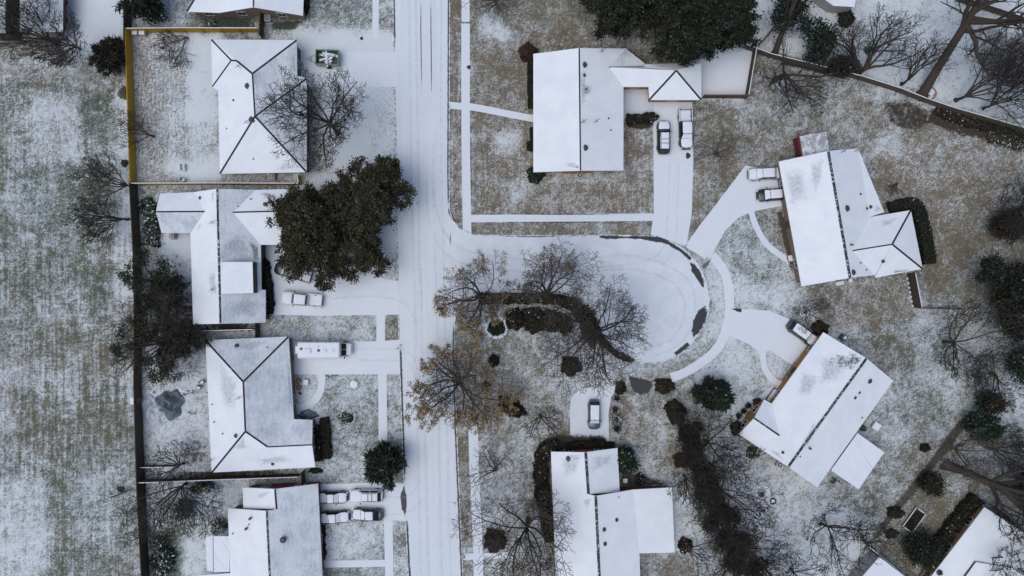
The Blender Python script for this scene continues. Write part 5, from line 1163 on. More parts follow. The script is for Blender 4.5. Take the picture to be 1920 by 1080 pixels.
for k, (x, y, rx, ry, h, m1, m2, lb) in enumerate(((1298, 842, 1.5, 1.7, 1.6, 'leaf_dark', 'leaf_brown', 'dark ragged bush tree just below the red brown shrub of the diagonal row'),
    (1302, 868, 1.3, 1.4, 1.4, 'leaf_brown', 'leaf_mulch', 'brown ragged bush tree on the house side of the red brown shrub'), (1318, 890, 1.8, 1.9, 1.8, 'leaf_brown', 'leaf_dark', 'wide dark ragged bush tree beside the upper end of the row fence'),
    (1312, 925, 1.3, 1.6, 1.5, 'leaf_olive', 'leaf_brown', 'olive ragged bush tree between the stepped roof house and the row fence'), (1340, 945, 1.5, 1.8, 1.6, 'leaf_olive', 'leaf_dark', 'ragged bush tree under the middle twiggy bare tree'),
    (1330, 975, 1.4, 1.5, 1.5, 'leaf_brown', 'leaf_olive', 'low brown ragged bush tree on the house side of the middle twiggy tree'), (1366, 962, 1.3, 1.5, 1.5, 'leaf_brown', 'leaf_dark', 'dark ragged bush tree on the fire pit side of the row fence'),
    (1356, 1012, 1.6, 1.7, 1.7, 'leaf_olive', 'leaf_brown', 'ragged bush tree at the lower end of the row fence'), (1388, 1012, 1.5, 1.6, 1.6, 'leaf_dark', 'leaf_brown', 'dark ragged bush tree right under the lowest twiggy bare tree'),
    (1372, 1050, 2.0, 1.8, 1.8, 'leaf_dark', 'leaf_brown', 'large dark ragged bush tree at the frame bottom in the diagonal row'), (1408, 1062, 1.8, 1.7, 1.6, 'leaf_brown', 'leaf_dark', 'brown ragged bush tree at the frame bottom on the fire pit side'))):
    leafy(lb, (x, y), [(0, 0, h * .8, rx, ry, h * .7)], 400 + k, m1, int(17 * rx * ry), 44, .17, .34, name='bush_tree', mat2=m2, hollow=.15, ragged=.35, trunk_r=.07, group='ragged bushes of the diagonal row', cat='bush')
hedge('dark hedge along the orange wall of the house in the lower corner', [(1826, 930), (1795, 965), (1764, 1006), (1735, 1048)], 1.9, 1.5, 317, 'leaf_dark', mat2='leaf_mulch')
hedge('black groundcover strip at the foot of the diagonal fence', [(1752, 205), (1800, 226), (1860, 240), (1925, 262)], 1.5, .4, 318, 'leaf_mulch', mat2='leaf_dark')
hedge('pale speckled groundcover bed beside the black strip at the diagonal fence', [(1850, 255), (1890, 266), (1930, 276)], 1.8, .35, 319, 'leaf_ivy', mat2='leaf_mulch', dens=50)

for k, (x, y, h_, r_, arc, lb) in enumerate(((1282, 806, 4, 3.6, None, 'bare brown twig tree beside the olive topped shrub of the diagonal row'), (1330, 868, 5, 4.6, None, 'bare twig tree beside the upper end of the row fence, facing the diagonal house'),
    (1362, 950, 5, 5.0, None, 'bare twig tree above the fire pit side bushes of the diagonal row'), (1366, 1040, 5, 5.0, None, 'dense bare twig tree at the frame bottom between the ragged bushes'), (1428, 1046, 4.5, 4.0, None, 'bare twig tree at the frame bottom on the open snowy side of the row'))):
    bare_tree(lb, (x, y), h_, r_, 160 + k, 7, (6, 4, 3), arc=arc, twig='bark_twig', group='bare trees of the diagonal row')

leafy('low green speckled bush under the drooping bare tree near the swing seat', (384, 912), [(0, 0, .6, 2.6, 1.0, .6)], 501, 'leaf_ivy', 36, 34, .2, .34, name='bush', cat='bush', group='low bushes in the back yard', mat2='leaf_pine', hollow=.1, trunk_r=.05, limbs=False)
leafy('low green bush in the middle of the yard under the drooping bare tree', (350, 952), [(0, 0, .6, 1.7, 2.0, .6)], 502, 'leaf_ivy', 50, 34, .2, .34, name='bush', cat='bush', group='low bushes in the back yard', mat2='leaf_pine', hollow=.1, trunk_r=.05, limbs=False)
leafy('low dark green bush along the dark fence at the frame bottom', (310, 1040), [(0, 0, .5, 2.0, 3.0, .6)], 503, 'leaf_pine', 70, 34, .2, .36, name='bush', cat='bush', group='low bushes in the back yard', mat2='leaf_ivy', hollow=.05, trunk_r=.05, limbs=False)
leafy('small green bush at the stepped corner of the red brick gabled house', (412, 985), [(0, 0, .5, 1.3, .8, .5)], 504, 'leaf_ivy', 22, 30, .2, .3, name='bush', cat='bush', group='low bushes in the back yard', mat2='leaf_pine', hollow=.1, trunk_r=.05, limbs=False)
# ------------------------------------------------------------------ vehicles (x forward, z up, origin on the ground under the middle)
def lerp_prof(prof, x):
    for (x0, y0), (x1, y1) in zip(prof, prof[1:]):
        if x0 <= x <= x1: t = (x - x0) / ((x1 - x0) or 1); t = t * t * (3 - 2 * t) if False else t; return y0 + (y1 - y0) * t
    return prof[-1][1] if x > prof[-1][0] else prof[0][1]
def planw(u, W, square=.5):
    a = abs(u); k = max(0.0, (a - .72) / .28)
    return W / 2 * (1 - .44 * k ** 2.2 * (1.1 - square * .4))
def make_wheel(root, r, w, x, y, proto=None):
    if proto is not None:
        o = copy_part(proto, root)
    else:
        m = MB(); m.lathe([(r * .55, -w / 2), (r * .93, -w / 2), (r, -w * .3), (r, w * .3), (r * .93, w / 2), (r * .55, w / 2)], n=18, axis='y')
        o = m.build('wheel', 'rubber', root, smooth=True)
        k = MB(); k.lathe([(r * .1, -w * .42), (r * .56, -w * .46), (r * .56, w * .46), (r * .1, w * .42)], n=12, axis='y'); k.build('rim', 'rim', o)
    o.location = (x, y, r); return o
def vehicle(name, label, cat, pos, yaw, L=4.6, W=1.85, Ht=1.45, paint='paint_grey', hood=1.15, rearl=.7, wr=.75, rr=.5, belt=.93, hoodz=.86, reardeck=None, snow=('roof', 'hood', 'boot'), kind='car', group='parked cars and trucks', rails=False, off=(0, 0)):
    root = empty(name, P(*pos), R(yaw), label, cat, group)
    fx, bx = L / 2, -L / 2; cf = fx - hood; cb = bx + rearl      # windshield base and rear window base
    bed = kind == 'pickup'; bedf = cb
    if bed: prof = [(bx, .62), (cb - .03, .62), (cb + .02, belt), (cf, belt), (fx - .5, hoodz), (fx - .12, hoodz - .1), (fx, hoodz - .3)]
    else:
        rd = reardeck or belt
        prof = [(bx, rd - .28), (bx + .12, rd - .06), (bx + .4, rd), (cb, belt), (cf, belt), (fx - .5, hoodz), (fx - .12, hoodz - .1), (fx, hoodz - .28)]
    xs = sorted(set([bx, bx + .04, bx + .12, bx + .25, bx + .45, fx - .45, fx - .25, fx - .12, fx - .04, fx] + [bx + .45 + (L - .9) * k / 12 for k in range(13)] + ([cb - .03, cb + .02] if bed else [])))
    def sect(x):
        w = planw(x / (L / 2), W); zt = lerp_prof(prof, x); zb = .24 + .1 * max(0, abs(x / (L / 2)) - .85) / .15
        return [(0, zb), (w * .86, zb), (w * .98, zb + .12), (w, zb + (zt - zb) * .55), (w * .965, zt - .06), (w * .87, zt), (0, zt + .035)]
    m = MB(); V = []; K = 12
    for x in xs:
        s = sect(x); ring = [(x, y, z) for y, z in s] + [(x, -y, z) for y, z in s[-2:0:-1]]
        V += ring
    n = len(ring); F = [(i * n + k, i * n + (k + 1) % n, (i + 1) * n + (k + 1) % n, (i + 1) * n + k) for i in range(len(xs) - 1) for k in range(n)]
    F += [tuple(range(n)), tuple(range((len(xs) - 1) * n, len(xs) * n))]
    m.add(V, F); m.build('body', paint, root, smooth=True)
    # cabin
    tb = belt - .03; zt = Ht - .03; yb = W / 2 * .90; yt = W / 2 * .70
    base = [(cb, yb), (cf, yb), (cf, -yb), (cb, -yb)]; roof = [(cb + rr, yt), (cf - wr, yt), (cf - wr, -yt), (cb + rr, -yt)]
    B = [Vector((x, y, tb)) for x, y in base]; T = [Vector((x, y, zt)) for x, y in roof]
    c = MB(); c.add(B + T, [(0, 1, 5, 4), (1, 2, 6, 5), (2, 3, 7, 6), (3, 0, 4, 7), (4, 5, 6, 7)]); c.build('cabin', paint, root, bevel=.05)
    def pane(nm, q, lo=.07, hi=.93, u0=.06, u1=.94):
        a, b, cc, d = q; pts = []
        for u, v in ((u0, lo), (u1, lo), (u1, hi), (u0, hi)): pts.append(a.lerp(b, u).lerp(d.lerp(cc, u), v))
        nn = (pts[1] - pts[0]).cross(pts[3] - pts[0]).normalized(); ce = sum(pts, Vector()) / 4
        if nn.dot(ce - Vector(((cb + cf) / 2, 0, .8))) < 0: nn = -nn
        g = MB(); g.add([p + nn * .014 for p in pts] + [p - nn * .01 for p in pts], [(0, 1, 2, 3), (4, 5, 6, 7), (0, 1, 5, 4), (1, 2, 6, 5), (2, 3, 7, 6), (3, 0, 4, 7)]); return g.build(nm, 'car_glass', root), pts, nn
    ws, wp, wn = pane('windshield', (B[1], B[2], T[2], T[1])); rw, rp, rn = pane('rear_window', (B[0], B[3], T[3], T[0]))
    for s in (0, 1):
        q = (B[0], B[1], T[1], T[0]) if s == 0 else (B[3], B[2], T[2], T[3])
        for u0, u1 in ((.05, .47), (.52, .93)): pane('side_window', q, .1, .9, u0, u1)
    # wheels, lamps, mirrors
    r = .33 if not bed else .39; wx = L / 2 - (.88 if not bed else 1.0); p = None
    for x in (wx, -wx + .05):
        for y in (W / 2 - .13, -W / 2 + .13): p = make_wheel(root, r, .24, x, y, p)
    for s in (1, -1):
        a = MB(); a.box((fx - .14, s * W * .34, hoodz - .22), (.26, W * .2, .16), -s * .35); a.build('headlight', 'lamp_white', root, bevel=.03)
        a = MB(); a.box((bx + .07, s * W * .38, (reardeck or belt) - .18), (.14, W * .13, .26), s * .25); a.build('tail_light', 'lamp_red', root, bevel=.02)
        a = MB(); a.box((cf - .35, s * (W / 2 + .1), belt + .06), (.14, .22, .16)); a.build('side_mirror', 'trim', root, bevel=.03)
    a = MB(); a.box((fx - .01, 0, .42), (.12, W * .66, .22)); a.build('bumper', 'trim', root, bevel=.04)
    a = MB(); a.box((bx + .01, 0, .42), (.12, W * .66, .22)); a.build('bumper', 'trim', root, bevel=.04)
    if rails:
        for s in (1, -1):
            a = MB(); a.bar((cb + rr + .1, s * yt * .86, zt + .08), (cf - wr - .1, s * yt * .86, zt + .08), .03); a.build('roof_rail', 'trim', root)
        for x in (.33, .58):
            a = MB(); xx = cb + rr + (cf - wr - cb - rr) * x; a.bar((xx, -yt * .9, zt + .15), (xx, yt * .9, zt + .15), .035); a.build('roof_bar', 'trim', root)
    # snow lying on the vehicle
    sr = random.Random(hash(label) % 1000 if False else len(label) * 7 + int(pos[0]))
    def slab(nm, x0, x1, y0f, zf, th=.055, nx=7, ny=6, mat='car_snow'):
        V = []
        for i in range(nx + 1):
            x = x0 + (x1 - x0) * i / nx; e = min(i, nx - i) / 1.0
            for j in range(ny + 1):
                v = -1 + 2 * j / ny; w = y0f(x) * (1 - .05 * (e == 0)) + sr.uniform(-.02, .02) * (abs(v) == 1)
                edge = (e == 0) or abs(v) == 1
                V.append((x + (sr.uniform(-.03, .03) if e == 0 else 0), v * w, zf(x, v * w) + (.006 if edge else th * sr.uniform(.8, 1.2))))
        F = [(i * (ny + 1) + j, (i + 1) * (ny + 1) + j, (i + 1) * (ny + 1) + j + 1, i * (ny + 1) + j + 1) for i in range(nx) for j in range(ny)]
        g = MB(); g.add(V, F); return g.build(nm, mat, root, smooth=True)
    if 'roof' in snow: slab('roof_snow', cb + rr + .03, cf - wr - .03, lambda x: yt - .02, lambda x, y: zt + .002)
    if 'hood' in snow: slab('hood_snow', cf + .02, fx - .07, lambda x: planw(x / (L / 2), W) * .80, lambda x, y: lerp_prof(prof, x) + .035 - .04 * (abs(y) / (W / 2)))
    if 'boot' in snow and not bed and rearl > .3: slab('boot_snow', bx + .1, cb + .02, lambda x: planw(x / (L / 2), W) * .79, lambda x, y: lerp_prof(prof, x) + .035 - .04 * (abs(y) / (W / 2)))
    def glass_snow(nm, pts, nn, f0, f1):
        a, b, cc, d = pts; V = []
        for k, (th) in ((0, .03), (1, .03)):
            pass
        for u in np.linspace(.0, 1, 6):
            for v in np.linspace(f0, f1, 4):
                V.append(a.lerp(b, u).lerp(d.lerp(cc, u), v + sr.uniform(-.04, .04)) + nn * (.03 + sr.uniform(0, .02)))
        F = [(i * 4 + j, i * 4 + j + 1, (i + 1) * 4 + j + 1, (i + 1) * 4 + j) for i in range(5) for j in range(3)]
        g = MB(); g.add(V, F); g.build(nm, 'car_snow', root, smooth=True)
    if 'windshield' in snow: glass_snow('windshield_snow', wp, wn, .0, 1.02)
    if 'rear' in snow: glass_snow('rear_window_snow', rp, rn, .0, 1.02)
    if bed:
        bw = W / 2 - .02; m = MB(); bl = cb - bx
        for s in (1, -1): m.box(((bx + cb) / 2, s * (bw - .06), .80), (bl, .14, .5))
        m.box((bx + .05, 0, .80), (.1, bw * 2 - .26, .46)); m.box((cb - .06, 0, .80), (.1, bw * 2 - .26, .46)); m.box(((bx + cb) / 2, 0, .64), (bl - .1, bw * 2 - .2, .05))
        m.build('cargo_bed', paint, root)
        slab('bed_snow', bx + .14, cb - .14, lambda x: bw - .17, lambda x, y: .69, .06)
        for s in (1, -1):
            g = MB(); g.box(((bx + cb) / 2, s * (bw - .06), 1.07), (bl - .06, .1, .035)); g.build('rail_snow', 'car_snow', root)
        g = MB(); g.box((bx + .05, 0, 1.05), (.08, bw * 2 - .3, .035)); g.build('rail_snow', 'car_snow', root)
    return root
V_ = vehicle
V_('parked_car', 'dark wagon with snowy roof and dark crossbars in the long gabled house drive', 'car', (1242.5, 259), 90, 4.95, 1.95, 1.62, 'paint_black', hood=1.35, rearl=.22, wr=.6, rr=.35, belt=1.0, hoodz=.96, snow=('roof', 'hood'), rails=True)
V_('pickup_truck', 'dark pickup with snowy open bed facing down the long gabled house drive', 'pickup truck', (1283.5, 244), -88, 5.95, 2.05, 1.8, 'paint_black', hood=1.45, rearl=1.95, wr=.62, rr=.15, belt=1.12, hoodz=1.08, kind='pickup', snow=('roof', 'hood', 'windshield'))
V_('parked_car', 'silver car fully caked in snow at the tilted house garage', 'car', (1431, 327), 183, 5.0, 1.9, 1.5, 'paint_silver', hood=1.2, rearl=.8, snow=('roof', 'hood', 'boot', 'windshield', 'rear'))
V_('parked_car', 'black car with snowy roof parked below the silver car', 'car', (1446, 366), 184, 4.7, 1.85, 1.46, 'paint_black', hood=1.05, rearl=.7, wr=.7, snow=('roof', 'boot', 'windshield', 'rear'))
V_('parked_car', 'white wagon with dark windows pulled up to the diagonal house', 'car', (1500.5, 624), -36, 4.9, 1.9, 1.6, 'paint_grey', hood=1.1, rearl=.2, wr=.6, rr=.45, belt=1.0, hoodz=.95, snow=('roof', 'hood', 'windshield'))
V_('parked_car', 'blue car with snowy roof alone in the drive of the stepped roof house', 'car', (1113, 776), -90, 4.35, 1.85, 1.6, 'paint_blue', hood=.95, rearl=.2, wr=.6, rr=.4, belt=1.0, hoodz=.95, snow=('roof', 'windshield'))
V_('pickup_truck', 'white pickup with snowy bed on the dormer house drive', 'pickup truck', (568.5, 561), 174, 6.1, 1.98, 1.78, 'paint_white', hood=1.65, rearl=2.1, wr=.55, rr=.15, belt=1.1, hoodz=1.06, kind='pickup', snow=('roof', 'hood'))
V_('pickup_truck', 'black pickup half hidden beneath the round evergreen', 'pickup truck', (552, 511), 163, 5.6, 1.95, 1.75, 'paint_navy', hood=1.3, rearl=1.9, wr=.55, rr=.15, belt=1.1, hoodz=1.05, kind='pickup', snow=('windshield',))
sed = dict(hood=1.3, rearl=.85, wr=.65, rr=.55)
V_('parked_car', 'white sedan nose out, upper one beside the red brick gabled house', 'car', (627, 930), 0, 4.3, 1.78, 1.42, 'paint_black', snow=('roof', 'hood', 'boot', 'windshield', 'rear'), **sed)
V_('parked_car', 'large white car with dark roof bars under the spiky pine', 'car', (689, 927), 180, 4.95, 1.9, 1.56, 'paint_white', hood=1.3, rearl=.25, wr=.6, rr=.5, belt=1.0, hoodz=.95, snow=('roof', 'hood', 'windshield'), rails=True)
V_('parked_car', 'white sedan nose out, lower one beside the red brick gabled house', 'car', (630, 967), 3, 4.4, 1.8, 1.42, 'paint_black', snow=('roof', 'hood', 'boot', 'rear', 'windshield'), **sed)
V_('parked_car', 'snowy coupe with dark rear window below the large white car', 'car', (691, 962), 178, 4.6, 1.8, 1.4, 'paint_grey', hood=1.3, rearl=.5, wr=.75, rr=.9, snow=('roof', 'hood', 'windshield'))
V_('parked_car', 'dark red car poking out from the snow speckled carport', 'car', (116.5, 22), 90, 4.4, 1.8, 1.42, 'paint_red', snow=(), group='parked cars and trucks')
V_('parked_car', 'black car poking out from the lower end of the carport', 'car', (114, 48), -90, 2.6, 1.6, 1.4, 'paint_black', hood=.7, rearl=.4, wr=.4, rr=.3, snow=())
# motorhome
mh = empty('motorhome', P(612, 653.5), R(0), 'long white motorhome with teal rear rack on the snowy drive', 'motorhome', 'parked cars and trucks')
b = MB(); b.box((-.35, 0, 1.72), (6.1, 2.3, 2.5)); b.build('body', 'paint_cream', mh, bevel=.09)
b = MB(); b.box((-.35, 0, .5), (6.0, 2.2, .3)); b.build('chassis', 'trim', mh)
b = MB()
b.add([(2.69, -1.02, .35), (2.69, 1.02, .35), (3.6, .98, .35), (4.05, .82, .4), (4.05, -.82, .4), (3.6, -.98, .35),
       (2.69, -1.0, 2.05), (2.69, 1.0, 2.05), (3.3, .92, 1.25), (3.95, .76, 1.12), (3.95, -.76, 1.12), (3.3, -.92, 1.25)],
      [(0, 1, 2, 3, 4, 5), (6, 11, 8, 7), (8, 11, 10, 9), (0, 5, 11, 6), (5, 4, 10, 11), (4, 3, 9, 10), (3, 2, 8, 9), (2, 1, 7, 8)])
b.build('cab', 'paint_white', mh, bevel=.05)
for s in (1, -1):
    b = MB(); b.add([(2.74, s * .06, 2.0), (3.24, s * .06, 1.32), (3.24, s * .84, 1.32), (2.74, s * .92, 2.0)], [(0, 1, 2, 3)] if s < 0 else [(3, 2, 1, 0)])
    o = b.build('windshield', 'car_glass', mh); o.location = (.05, 0, .07)
    b = MB(); b.box((3.05, s * 1.2, 1.45), (.16, .3, .3)); b.build('side_mirror', 'trim', mh, bevel=.03)
    b = MB(); b.box((4.02, s * .6, .85), (.1, .34, .2)); b.build('headlight', 'lamp_white', mh, bevel=.02)
    for x in (-2.2, -.6, 1.1):
        b = MB(); b.box((x, s * 1.155, 2.1), (.95, .03, .55)); b.build('side_window', 'car_glass', mh)
    b = MB(); b.box((-3.42, s * .95, 1.0), (.06, .2, .3)); b.build('tail_light', 'lamp_red', mh)
b = MB(); b.box((3.62, 0, 1.22), (.62, 1.55, .05)); o = b.build('hood_snow', 'car_snow', mh, bevel=.02)
b = MB(); b.box((-.35, 0, 2.99), (5.95, 2.12, .05)); b.build('roof_snow', 'car_snow', mh, bevel=.02)
b = MB(); b.box((-1.9, -.05, 3.1), (1.0, .75, .22)); b.build('air_conditioner', 'white_plastic', mh, bevel=.09)
b = MB(); b.box((.55, -.1, 3.06), (.62, .6, .14)); b.build('roof_hatch', 'white_plastic', mh, bevel=.05)
b = MB(); b.box((1.75, -.05, 3.05), (.5, .6, .1)); b.build('roof_hatch', 'white_plastic', mh, bevel=.04)
for x, y, s in ((-2.85, .22, .32), (-.32, -.02, .34), (-.32, .55, .1)):
    b = MB(); b.box((x, y, 3.08), (s, s, .12)); b.build('roof_vent', 'metal_dark', mh, bevel=.01)
b = MB(); b.bar((-3.2, -1.14, 2.93), (2.4, -1.14, 2.93), .06); b.build('awning', 'white_plastic', mh)
b = MB(); b.box((-3.78, 0, 1.5), (.62, 1.55, 1.3)); b.build('rear_rack', 'paint_teal', mh, bevel=.12)
b = MB(); b.box((-3.78, 0, 2.17), (.36, 1.05, .06)); b.build('rack_snow', 'car_snow', mh, bevel=.02)
p = None
for x in (3.05, -1.9):
    for y in (.95, -.95): p = make_wheel(mh, .4, .28, x, y, p)
# green trailer
tr = empty('utility_trailer', P(617.5, 113), R(-2), 'green open top trailer heaped with snowy boards in the wide drive', 'trailer')
b = MB()
for s in (1, -1): b.box((0, s * 1.05, .95), (3.4, .12, .75)); b.box((0, s * 1.05, 1.34), (3.46, .17, .06))
for s in (1, -1): b.box((s * 1.66, 0, .95), (.1, 1.98, .75)); b.box((s * 1.66, 0, 1.34), (.15, 1.94, .06))
b.build('side_panels', 'paint_green', tr)
b = MB(); b.box((0, 0, .6), (3.22, 1.98, .08)); b.build('floor', 'metal_dark', tr)
for i in range(14):
    b = MB(); ln = rng.uniform(.9, 2.3); b.box((0, 0, 0), (ln, rng.uniform(.18, .5), .07)); o = b.build('board', 'debris' if i % 3 else 'snow', tr)
    o.location = (rng.uniform(-.6, .6), rng.uniform(-.65, .65), .8 + i * .035); o.rotation_euler = (rng.uniform(-.1, .1), rng.uniform(-.12, .12), rng.choice((0, 1.57, .3, -.4, .1, -.2)) + rng.uniform(-.2, .2))
b = MB(); b.bar((-1.7, .9, .5), (-2.9, .12, .45), .05); b.bar((-1.7, -.9, .5), (-2.9, -.12, .45), .05); b.bar((-2.75, -.4, .45), (-2.75, .4, .45), .05); b.bar((-2.9, 0, .45), (-3.4, 0, .45), .06); b.build('drawbar', 'metal_grey', tr)
p = None
for y in (1.25, -1.25): p = make_wheel(tr, .34, .2, .1, y, p)

# ------------------------------------------------------------------ small things
def ac_unit(label, pos, rz=0, s=.95):
    r = empty('air_conditioner', P(*pos), R(rz), label, 'air conditioner', 'air conditioners beside the houses')
    b = MB(); b.box((0, 0, .05), (s * 1.25, s * 1.25, .1)); b.build('base_slab', 'stone', r)
    b = MB(); b.box((0, 0, .52), (s, s, .82)); b.build('casing', 'metal_grey', r, bevel=.05)
    b = MB(); b.lathe([(s * .42, 0), (s * .42, .05), (s * .38, .06), (s * .05, .03)], (0, 0, .93), 20); b.build('fan_opening', 'metal_dark', r)
    b = MB(); 
    for k in range(4): b.box((0, 0, 1.0), (s * .8, .025, .02), k * math.pi / 4)
    b.lathe([(.1, 0), (.1, .05), (.02, .06)], (0, 0, 1.0), 10); b.build('fan_grille', 'white_plastic', r)
    b = MB()
    for k in range(12):
        a = k * math.pi / 6; a2 = a + math.pi / 6; b.bar((s * .45 * math.cos(a), s * .45 * math.sin(a), .95), (s * .45 * math.cos(a2), s * .45 * math.sin(a2), .95), .035)
    b.build('rim_snow', 'snow', r)
ac_unit('grey air conditioner between the tan house wall and the brown fence return', (505, 38))
ac_unit('air conditioner under the south eave of the white hip roofed house', (513.5, 332), s=.85)
ac_unit('air conditioner on a slab below the gable of the long gabled house', (1086, 330), s=.9)
ac_unit('air conditioner beside the lower gable of the tilted house', (1611, 525.5), 10, s=.9)
ac_unit('air conditioner by the lower gable of the diagonal house', (1458, 868.5), -35, s=.9)
ac_unit('air conditioner in the small courtyard of the cross gabled house', (327, 443), s=.8)
def box_item(name, label, cat, pos, size, mat, rz=0, snow=True, lid=None, legs=False, group=None):
    r = empty(name, P(*pos), R(rz), label, cat, group)
    b = MB()
    if legs:
        for sx in (1, -1):
            for sy in (1, -1): 
                q = MB(); q.box((sx * (size[0] / 2 - .06), sy * (size[1] / 2 - .06), size[2] / 2 - .03), (.07, .07, size[2] - .06)); q.build('leg', mat, r)
        b.box((0, 0, size[2] - .03), (size[0], size[1], .06)); b.build('top', mat, r, bevel=.01)
    else:
        b.box((0, 0, size[2] / 2), size, taper=.95); b.build('body', mat, r, bevel=min(size) * .08)
    if lid: q = MB(); q.box((0, 0, size[2] + .03), (size[0] * 1.06, size[1] * 1.06, .07)); q.build('lid', lid, r, bevel=.02)
    if snow: q = MB(); q.box((0, 0, size[2] + (.09 if lid else .03)), (size[0] * .88, size[1] * .88, .07)); q.build('snow_cap', 'snow', r, bevel=.03)
    return r
box_item('storage_box', 'white topped box in the yellow fence corner, nearest the corner post', 'box', (257.5, 64), (.75, .7, .8), 'metal_grey', lid='white_plastic', snow=False)
box_item('storage_box', 'white topped box beside the fallen branches in the yellow fence corner', 'box', (271, 64), (.8, .75, .8), 'metal_grey', lid='white_plastic', snow=False)
def chair(label, pos, rz, mat='white_plastic', w=.55, group='garden chairs', name='garden_chair', cat='chair'):
    r = empty(name, P(*pos), R(rz), label, cat, group); lg = None
    b = MB(); b.box((0, 0, .43), (w, .5, .05)); b.build('seat', mat, r, bevel=.01)
    b = MB(); b.box((0, .26, .72), (w, .05, .55)); b.build('backrest', mat, r, bevel=.01)
    for sx in (1, -1):
        b = MB(); b.box((sx * w / 2, 0, .62), (.06, .5, .04)); b.build('armrest', mat, r)
        for sy in (1, -1): b = MB(); b.box((sx * (w / 2 - .04), sy * .21, .21), (.05, .05, .42)); b.build('leg', mat, r)
    b = MB(); b.box((0, -.02, .475), (w * .85, .42, .04)); b.build('snow_cap', 'snow', r, bevel=.01)
chair('upper small white chair on the snowy slab of the patterned yard', (346, 312), 90); chair('lower small white chair on the snowy slab of the patterned yard', (346.5, 318), 90)
chair('small chair near the thin fence at the foot of the patterned yard', (346, 338), 60, 'metal_grey')
chair('porch chair nearest the garage on the diagonal house front', (1484, 690), 55, 'wood_grey', .7); chair('porch chair in the middle of the diagonal house front row', (1479, 698), 55, 'wood_grey', .7); chair('porch chair nearest the front step of the diagonal house', (1472, 707), 55, 'wood_grey', .7)
chair('pale garden chair in the motorhome house back yard, close to the evergreen', (381, 716), 30, 'wood_grey', .7); chair('small brown chair in the motorhome house back yard by the house wall', (376, 725), -30, 'wood_mid', .55)
# striped swing seat under the fan of branches
r = empty('swing_seat', P(395, 918), R(20), 'white slatted swing seat under the drooping bare tree', 'swing seat')
for k in range(5): b = MB(); b.box((0, -.6 + k * .3, .8), (1.5, .17, .05)); b.build('slat', 'snow', r)
b = MB(); b.box((0, .75, 1.1), (1.5, .06, .7)); b.build('backrest', 'wood_grey', r)
for sx in (1, -1):
    b = MB(); b.bar((sx * .85, -.8, 0), (sx * .85, 0, 1.8), .04); b.bar((sx * .85, .8, 0), (sx * .85, 0, 1.8), .04); b.build('frame', 'metal_dark', r)
box_item('wheelie_bin', 'green bin with white lid label against the diagonal house gable', 'bin', (1577, 632), (.75, .8, 1.1), 'plastic_green', rz=-35, lid='plastic_green', snow=False)
r = [o for o in COL.objects if o.name == 'wheelie_bin'][0]; b = MB(); b.box((.05, 0, 1.19), (.35, .5, .03)); b.build('lid_snow', 'snow', r); 
for s in (1, -1): b = MB(); b.lathe([(.1, -.04), (.1, .04)], (.3 * s, .42, .1), 10, axis='x'); b.build('wheel', 'rubber', r)
b = MB(); b.lathe([(.42, 0), (.48, .3), (.48, .7), (.42, 1.0), (.36, 1.0), (.36, .9), (.02, .9)], n=18); o = b.build('rain_barrel', 'metal_dark', smooth=True, origin=(0, 0, 0)); o.location = P(1613.5, 801); tag(o, 'dark round rain barrel under the eave corner of the diagonal house', 'barrel')
box_item('utility_box', 'square white topped cabinet standing off the carport of the diagonal house', 'cabinet', (1639, 797.5), (1.05, 1.05, .7), 'metal_grey', rz=-35, lid='white_plastic')
box_item('side_table', 'snow topped square table beside the glossy holly bush', 'table', (1171, 899), (.75, .75, .7), 'wood_old', legs=True)
box_item('garden_bench', 'snowy plank bench in the garden shade near the frame edge', 'bench', (1902, 674), (.45, 3.0, .5), 'wood_old', rz=-38, legs=True)
# hand cart by the carport
r = empty('hand_cart', P(1566, 905), R(-38), 'dark two wheeled hand cart with white slats beside the carport', 'hand cart')
b = MB(); b.box((.25, 0, .5), (1.3, .62, .1)); b.build('bed', 'metal_dark', r)
for k in range(3): b = MB(); b.box((.25, -.2 + k * .2, .57), (1.1, .09, .04)); b.build('slat', 'snow', r)
for s in (1, -1):
    b = MB(); b.lathe([(.34, -.05), (.34, .05)], (-.55, s * .28, .34), 16, axis='y'); b.build('wheel', 'rubber', r)
    b = MB(); b.bar((-.4, s * .24, .5), (-1.1, s * .2, .85), .03); b.build('handle', 'metal_dark', r)
# fire pit and rings
def ring(name, label, cat, pos, ro, ri, h, mat, n=12, fill=None, fz=.1, stones=True, slab=0):
    r = empty(name, P(*pos), 0, label, cat)
    if slab: b = MB(); b.lathe([(slab, 0), (slab, .04), (.02, .045)], n=28); b.build('base_slab', 'snow', r)
    for k in range(n):
        a = 6.283 * k / n; b = MB(); b.box((0, 0, h / 2), ((ro - ri), 6.283 * (ro + ri) / 2 / n * .88, h)); o = b.build('stone', mat, r, bevel=.04)
        o.location = ((ro + ri) / 2 * math.cos(a), (ro + ri) / 2 * math.sin(a), .03 if slab else 0); o.rotation_euler = (0, 0, a)
    if fill: b = MB(); b.lathe([(ri * .98, 0), (ri * .95, fz), (.02, fz * 1.15)], n=18); b.build('filling', fill, r)
    return r
ring('fire_pit', 'round stone fire pit on a snowy slab in the lower yard', 'fire pit', (1427.5, 925), .62, .36, .35, 'stone', 10, 'litter' if False else 'metal_dark', .12, slab=1.35)
ring('stone_ring', 'small dark tree ring with snow in it next to the fire pit', 'stone ring', (1449, 939.5), .5, .3, .2, 'wood_old', 10, 'snow', .1)
ring('flower_bed_ring', 'white stone ring flower bed on the motorhome house lawn near its drive', 'flower bed', (663, 721), .82, .62, .22, 'stone', 14, 'snow', .16)
ring('stone_ring', 'white stones circling the leafy plant near the curved shrub bed', 'stone ring', (931, 614), 1.72, 1.25, .26, 'snow', 11)
